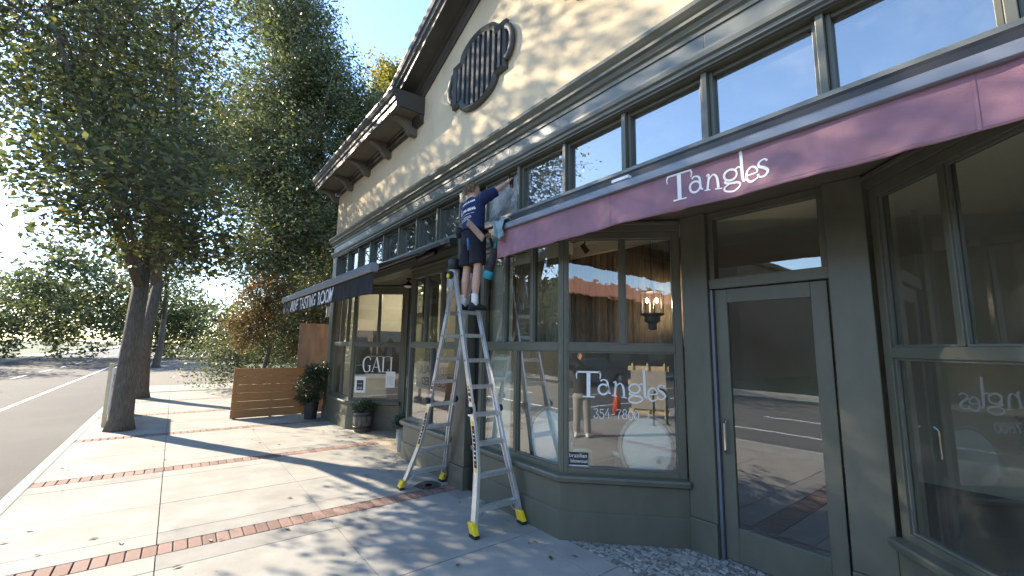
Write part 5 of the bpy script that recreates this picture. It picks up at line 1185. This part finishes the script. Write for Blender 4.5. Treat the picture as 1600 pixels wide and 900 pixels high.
po2 = bpy.data.objects.new('spot_light', pl2); COL.objects.link(po2); po2.location = (-10.2, 5.0, 3.17); po2.parent = cl_; po2.matrix_parent_inverse = WORLDINV[cl_.name]
ct = empty('tasting_counter', (-9.8, 6.2, 0), 'wooden tasting counter inside the wine shop', 'counter')
MB().box(-11.2, -8.2, 6.0, 6.6, .02, 1.02).build('counter_body', M['wood'], ct); MB().box(-11.25, -8.15, 5.95, 6.65, 1.021, 1.07).build('counter_top', M['floorin'], ct)
MB().box(-11.64, -10.3, 4.75, 5.15, .42, .95).build('cabinet_body', M['wood'], ct)

# ================================================================== ACROSS THE STREET AND BEHIND THE CAMERA
ob = empty('terracotta_building', (22, -20, 0), 'low brown building with a terracotta tiled roof across the street', 'building')
MB().box(-3, 52, -30, -15.2, -.15, 5.7).build('wall', M['brownwall'], ob)
MB().add([(-4, -14.2, 5.75), (53, -14.2, 5.75), (53, -22, 8.6), (-4, -22, 8.6), (-4, -14.2, 5.65), (53, -14.2, 5.65), (53, -31, 5.75), (-4, -31, 5.75)], [(0, 1, 2, 3), (4, 5, 1, 0), (3, 2, 6, 7), (4, 7, 6, 5), (0, 3, 7, 4), (1, 5, 6, 2)]).build('roof', M['terracotta'], ob)
for i in range(10):
    w_ = MB().box(0 + i * 5, 2.4 + i * 5, -15.16, -15.12, .9, 2.9).build('window', M['blackmetal'], ob)
ob2 = empty('brown_building', (-31, -26, 0), 'brown flat roofed building across the street', 'building')
MB().box(-50, -13.5, -38, -22.0, -.15, 8.2).build('wall', M['brownwall'], ob2); MB().box(-50.3, -13.2, -38.2, -21.7, 8.21, 8.6).build('parapet', M['brownwall'], ob2)
for i in range(7): MB().box(-48 + i * 5, -45.2 + i * 5, -21.98, -21.94, .9, 3.0).build('window', M['blackmetal'], ob2)
# street furniture seen only as reflections in the salon window
bk = empty('bike_rack', (3.25, .17, 0), 'green inverted U bike rack reflected in the salon window', 'bike rack')
pts = [(3.10, .08, .02), (3.10, .08, .72)] + [(3.25 - .15 * math.cos(a), .17 - .09 * math.cos(a), .72 + .17 * math.sin(a)) for a in [math.pi * i / 10 for i in range(1, 10)]] + [(3.40, .26, .72), (3.40, .26, .02)]
MB().tube(pts, .028, 10).build('hoop', M['rackgreen'], bk, smooth=True)
for p in ((3.10, .08), (3.40, .26)): MB().box(p[0] - .07, p[0] + .07, p[1] - .07, p[1] + .07, 0.002, .018).build('foot_plate', M['rackgreen'], bk)
bc = empty('barricade', (4.0, -.7, 0), 'pale lumber barricade with plywood panels reflected in the salon window', 'barricade')
TB = frame((3.75, -1.05, 0), (.5, .86))
for xx_ in (0, .42, .86): MB(TB).box(xx_, xx_ + .045, .02, .06, 0, 1.5).build('post', M['paleply'], bc)
for zz in (.10, .48, .88, 1.28): MB(TB).box(-.1, 1.0, 0, .019, zz, zz + .14).build('board', M['paleply'], bc)
MB(TB).box(-.02, .92, .062, .074, .25, 1.3).build('panel', M['palepot'], bc)
cn = empty('traffic_cone', (4.5, -2.2, -.13), 'orange traffic cone on the road reflected in the salon window', 'cone')
MB().box(4.30, 4.70, -2.40, -2.0, -.128, -.10).build('base', M['rubber'], cn, bevel=.01); MB().lathe([(.15, -.10), (.04, .58), (.03, .60)], (4.5, -2.2, 0), 16).build('body', M['orange'], cn, smooth=True)
sg = empty('sidewalk_sign', (-14.4, -1.05, 0), 'large white sidewalk closed sign board on posts at the kerb', 'sign')
TS = Matrix(((-1, 0, 0, -13.0), (0, -1, 0, -1.0), (0, 0, 1, .28), (0, 0, 0, 1)))
MB(TS).box(0, 2.8, 0, .02, 0, 1.0).build('board', M['white'], sg)
def fit(s_, x0, x1, z0, h): return wtext(s_, x0, x1, z0, h)
for vf_ in (fit('SIDEWALK', .25, 2.55, .56, .30), fit('CLOSED', .45, 2.35, .14, .30)): decal('lettering', vf_, TS, M['rubber'], sg, off=.002)
for xx_ in (.2, 2.55): MB(TS).box(xx_, xx_ + .08, .022, .10, -.28, 1.1).build('post', M['paleply'], sg)
def car(name, label, x, y, heading, paint):
    t = empty(name, (x, y, -.13), label, 'car'); T = Matrix.Translation((x, y, -.13)) @ Matrix.Rotation(heading, 4, 'Z')
    low = [(-2.2, .32), (-2.22, .62), (-2.1, .86), (-1.2, .95), (.95, .97), (1.9, .86), (2.2, .66), (2.22, .34), (1.85, .25), (-1.85, .25)]
    mb = MB(T); n_ = len(low)
    mb.add([(a, s_ * w_, z) for s_, w_ in ((-1, .82), (-1, .90), (1, .90), (1, .82)) for a, z in low], [])
    mb.f = [tuple(range(n_)), tuple(range(4 * n_ - 1, 3 * n_ - 1, -1))] + [(r * n_ + i, r * n_ + (i + 1) % n_, (r + 1) * n_ + (i + 1) % n_, (r + 1) * n_ + i) for r in range(3) for i in range(n_)]; mb.mi = [0] * len(mb.f)
    mb.build('body', paint, t, bevel=.04)
    cab = [(-1.75, .93), (-1.2, 1.40), (.25, 1.44), (1.15, .95)]
    mb = MB(T); mb.add([(a, -.80, z) if z < 1 else (a, -.62, z) for a, z in cab] + [(a, .80, z) if z < 1 else (a, .62, z) for a, z in cab], [(0, 1, 2, 3), (7, 6, 5, 4), (0, 4, 5, 1), (1, 5, 6, 2), (2, 6, 7, 3)])
    mb.build('cabin_glass', M['blackmetal'], t)
    MB(T).add([(-1.22, -.61, 1.405), (.27, -.61, 1.445), (.27, .61, 1.445), (-1.22, .61, 1.405), (-1.1, -.5, 1.45), (.15, -.5, 1.48), (.15, .5, 1.48), (-1.1, .5, 1.45)], [(0, 1, 5, 4), (1, 2, 6, 5), (2, 3, 7, 6), (3, 0, 4, 7), (4, 5, 6, 7), (3, 2, 1, 0)]).build('roof', paint, t)
    for wx in (-1.38, 1.38):
        for s_ in (-1, 1):
            w_ = MB(T).tube([(wx, s_ * .72, .33), (wx, s_ * .93, .33)], .33, 20).build('wheel', M['rubber'], t); MB(T).tube([(wx, s_ * .931, .33), (wx, s_ * .945, .33)], .21, 12).build('rim', M['chrome'], w_)
    for s_ in (-1, 1): MB(T).box(2.17, 2.235, s_ * .62 - .15, s_ * .62 + .15, .62, .74).build('headlight', M['milk'], t)
car('parked_car', 'dark blue parked car across the road, reflected in the salon window', 12.0, -9.9, 0, M['cargrey'])

# ---- the photographer, mirrored in the angled window
ph = empty('person', (.52, .02, 0), 'person in dark jumper and grey trousers photographing, reflected in the salon window', 'person')
fd = Vector((-.76, .65, 0)).normalized(); rd = Vector((fd.y, -fd.x, 0)); bc_ = Vector((.52, .02, 0))
Q = lambda a, b, c: bc_ + rd * a + fd * b + Vector((0, 0, c))
b1 = MB()
b1.tube([Q(0, 0, .86), Q(0, 0, .98), Q(0, 0, 1.15), Q(0, .01, 1.38), Q(0, 0, 1.50), Q(0, 0, 1.58)], [(.15, .11), (.165, .12), (.15, .105), (.185, .12), (.14, .09), (.06, .055)], 16, ref=rd)
b1.tube([Q(0, 0, 1.52), Q(0, .02, 1.66)], [.06, .055], 12)
arms = []
for s_ in (-1, 1):
    S_, E_, W_ = Q(s_ * .19, 0, 1.45), Q(s_ * .2 - .16, .20, 1.52), Vector((.03, -.025, 1.795)) + rd * (.045 * s_ + .02) - fd * .03; arms.append((S_, E_, W_))
    b1.tube([Q(s_ * .1, 0, 1.44), S_, (S_ + E_) / 2, E_, W_], [.06, .056, .046, .04, .026], 12)
for s_ in (-1, 1):
    b1.tube([Q(s_ * .12, 0 + .02 * s_, .05), Q(s_ * .11, 0, .28), Q(s_ * .105, .01, .50), Q(s_ * .10, 0, .9)], [.042, .055, .056, .09], 12)
Pp = head(b1, Q(0, .05, 1.72), fd)
add_part(b1, 'body', M['skin'], ph, .012, 3)
hm = MB()
for s_, (S_, E_, W_) in zip((-1, 1), arms): 
    hm = MB(); hand(hm, W_, (W_ - E_).normalized() + Vector((0, 0, .3)), rd * -s_, s_, .9); hm.build('hand', M['skin'], ph, smooth=True)
eyes(Pp, ph); hairdo(Pp, ph, M['hair'], 9, 1.0, .03)
j = MB(); j.tube([Q(0, 0, .92), Q(0, 0, 1.02), Q(0, 0, 1.2), Q(0, .01, 1.38), Q(0, 0, 1.50), Q(0, 0, 1.57)], [(.185, .145), (.19, .145), (.185, .135), (.205, .14), (.16, .11), (.075, .07)], 20, ref=rd)
for (S_, E_, W_) in arms: j.tube([S_ + (Q(0, 0, 1.4) - S_) * .4, S_, (S_ + E_) / 2, E_, E_ + (W_ - E_) * .75], [.085, .075, .066, .058, .045], 12)
add_part(j, 'jumper', M['shorts'], ph, .012, 3)
tr_ = MB(); tr_.tube([Q(0, 0, .82), Q(0, 0, .92), Q(0, 0, 1.0)], [(.17, .13), (.18, .14), (.17, .13)], 18, ref=rd)
for s_ in (-1, 1): tr_.tube([Q(s_ * .12, .02 * s_, .07), Q(s_ * .11, 0, .3), Q(s_ * .105, .01, .5), Q(s_ * .095, 0, .88)], [.075, .08, .085, .11], 14)
add_part(tr_, 'trousers', M['trousers'], ph, .012, 3)
for s_ in (-1, 1):
    MB().tube([Q(s_ * .12, -.09, .045), Q(s_ * .12, -.06, .055), Q(s_ * .12, .02, .06), Q(s_ * .125, .11, .045), Q(s_ * .13, .19, .03)], [(.02, .02), (.04, .045), (.045, .05), (.048, .04), (.02, .02)], 14, ref=rd).build('shoe', M['sock'], ph, smooth=True)
tag(MB(frame((.022, -.012, 1.9), (rd.x, rd.y))).box(-.036, .036, -.004, .004, -.135, .02).build('phone', M['blackmetal'], None, bevel=.003), 'black phone raised in both hands by the reflected photographer', 'phone')
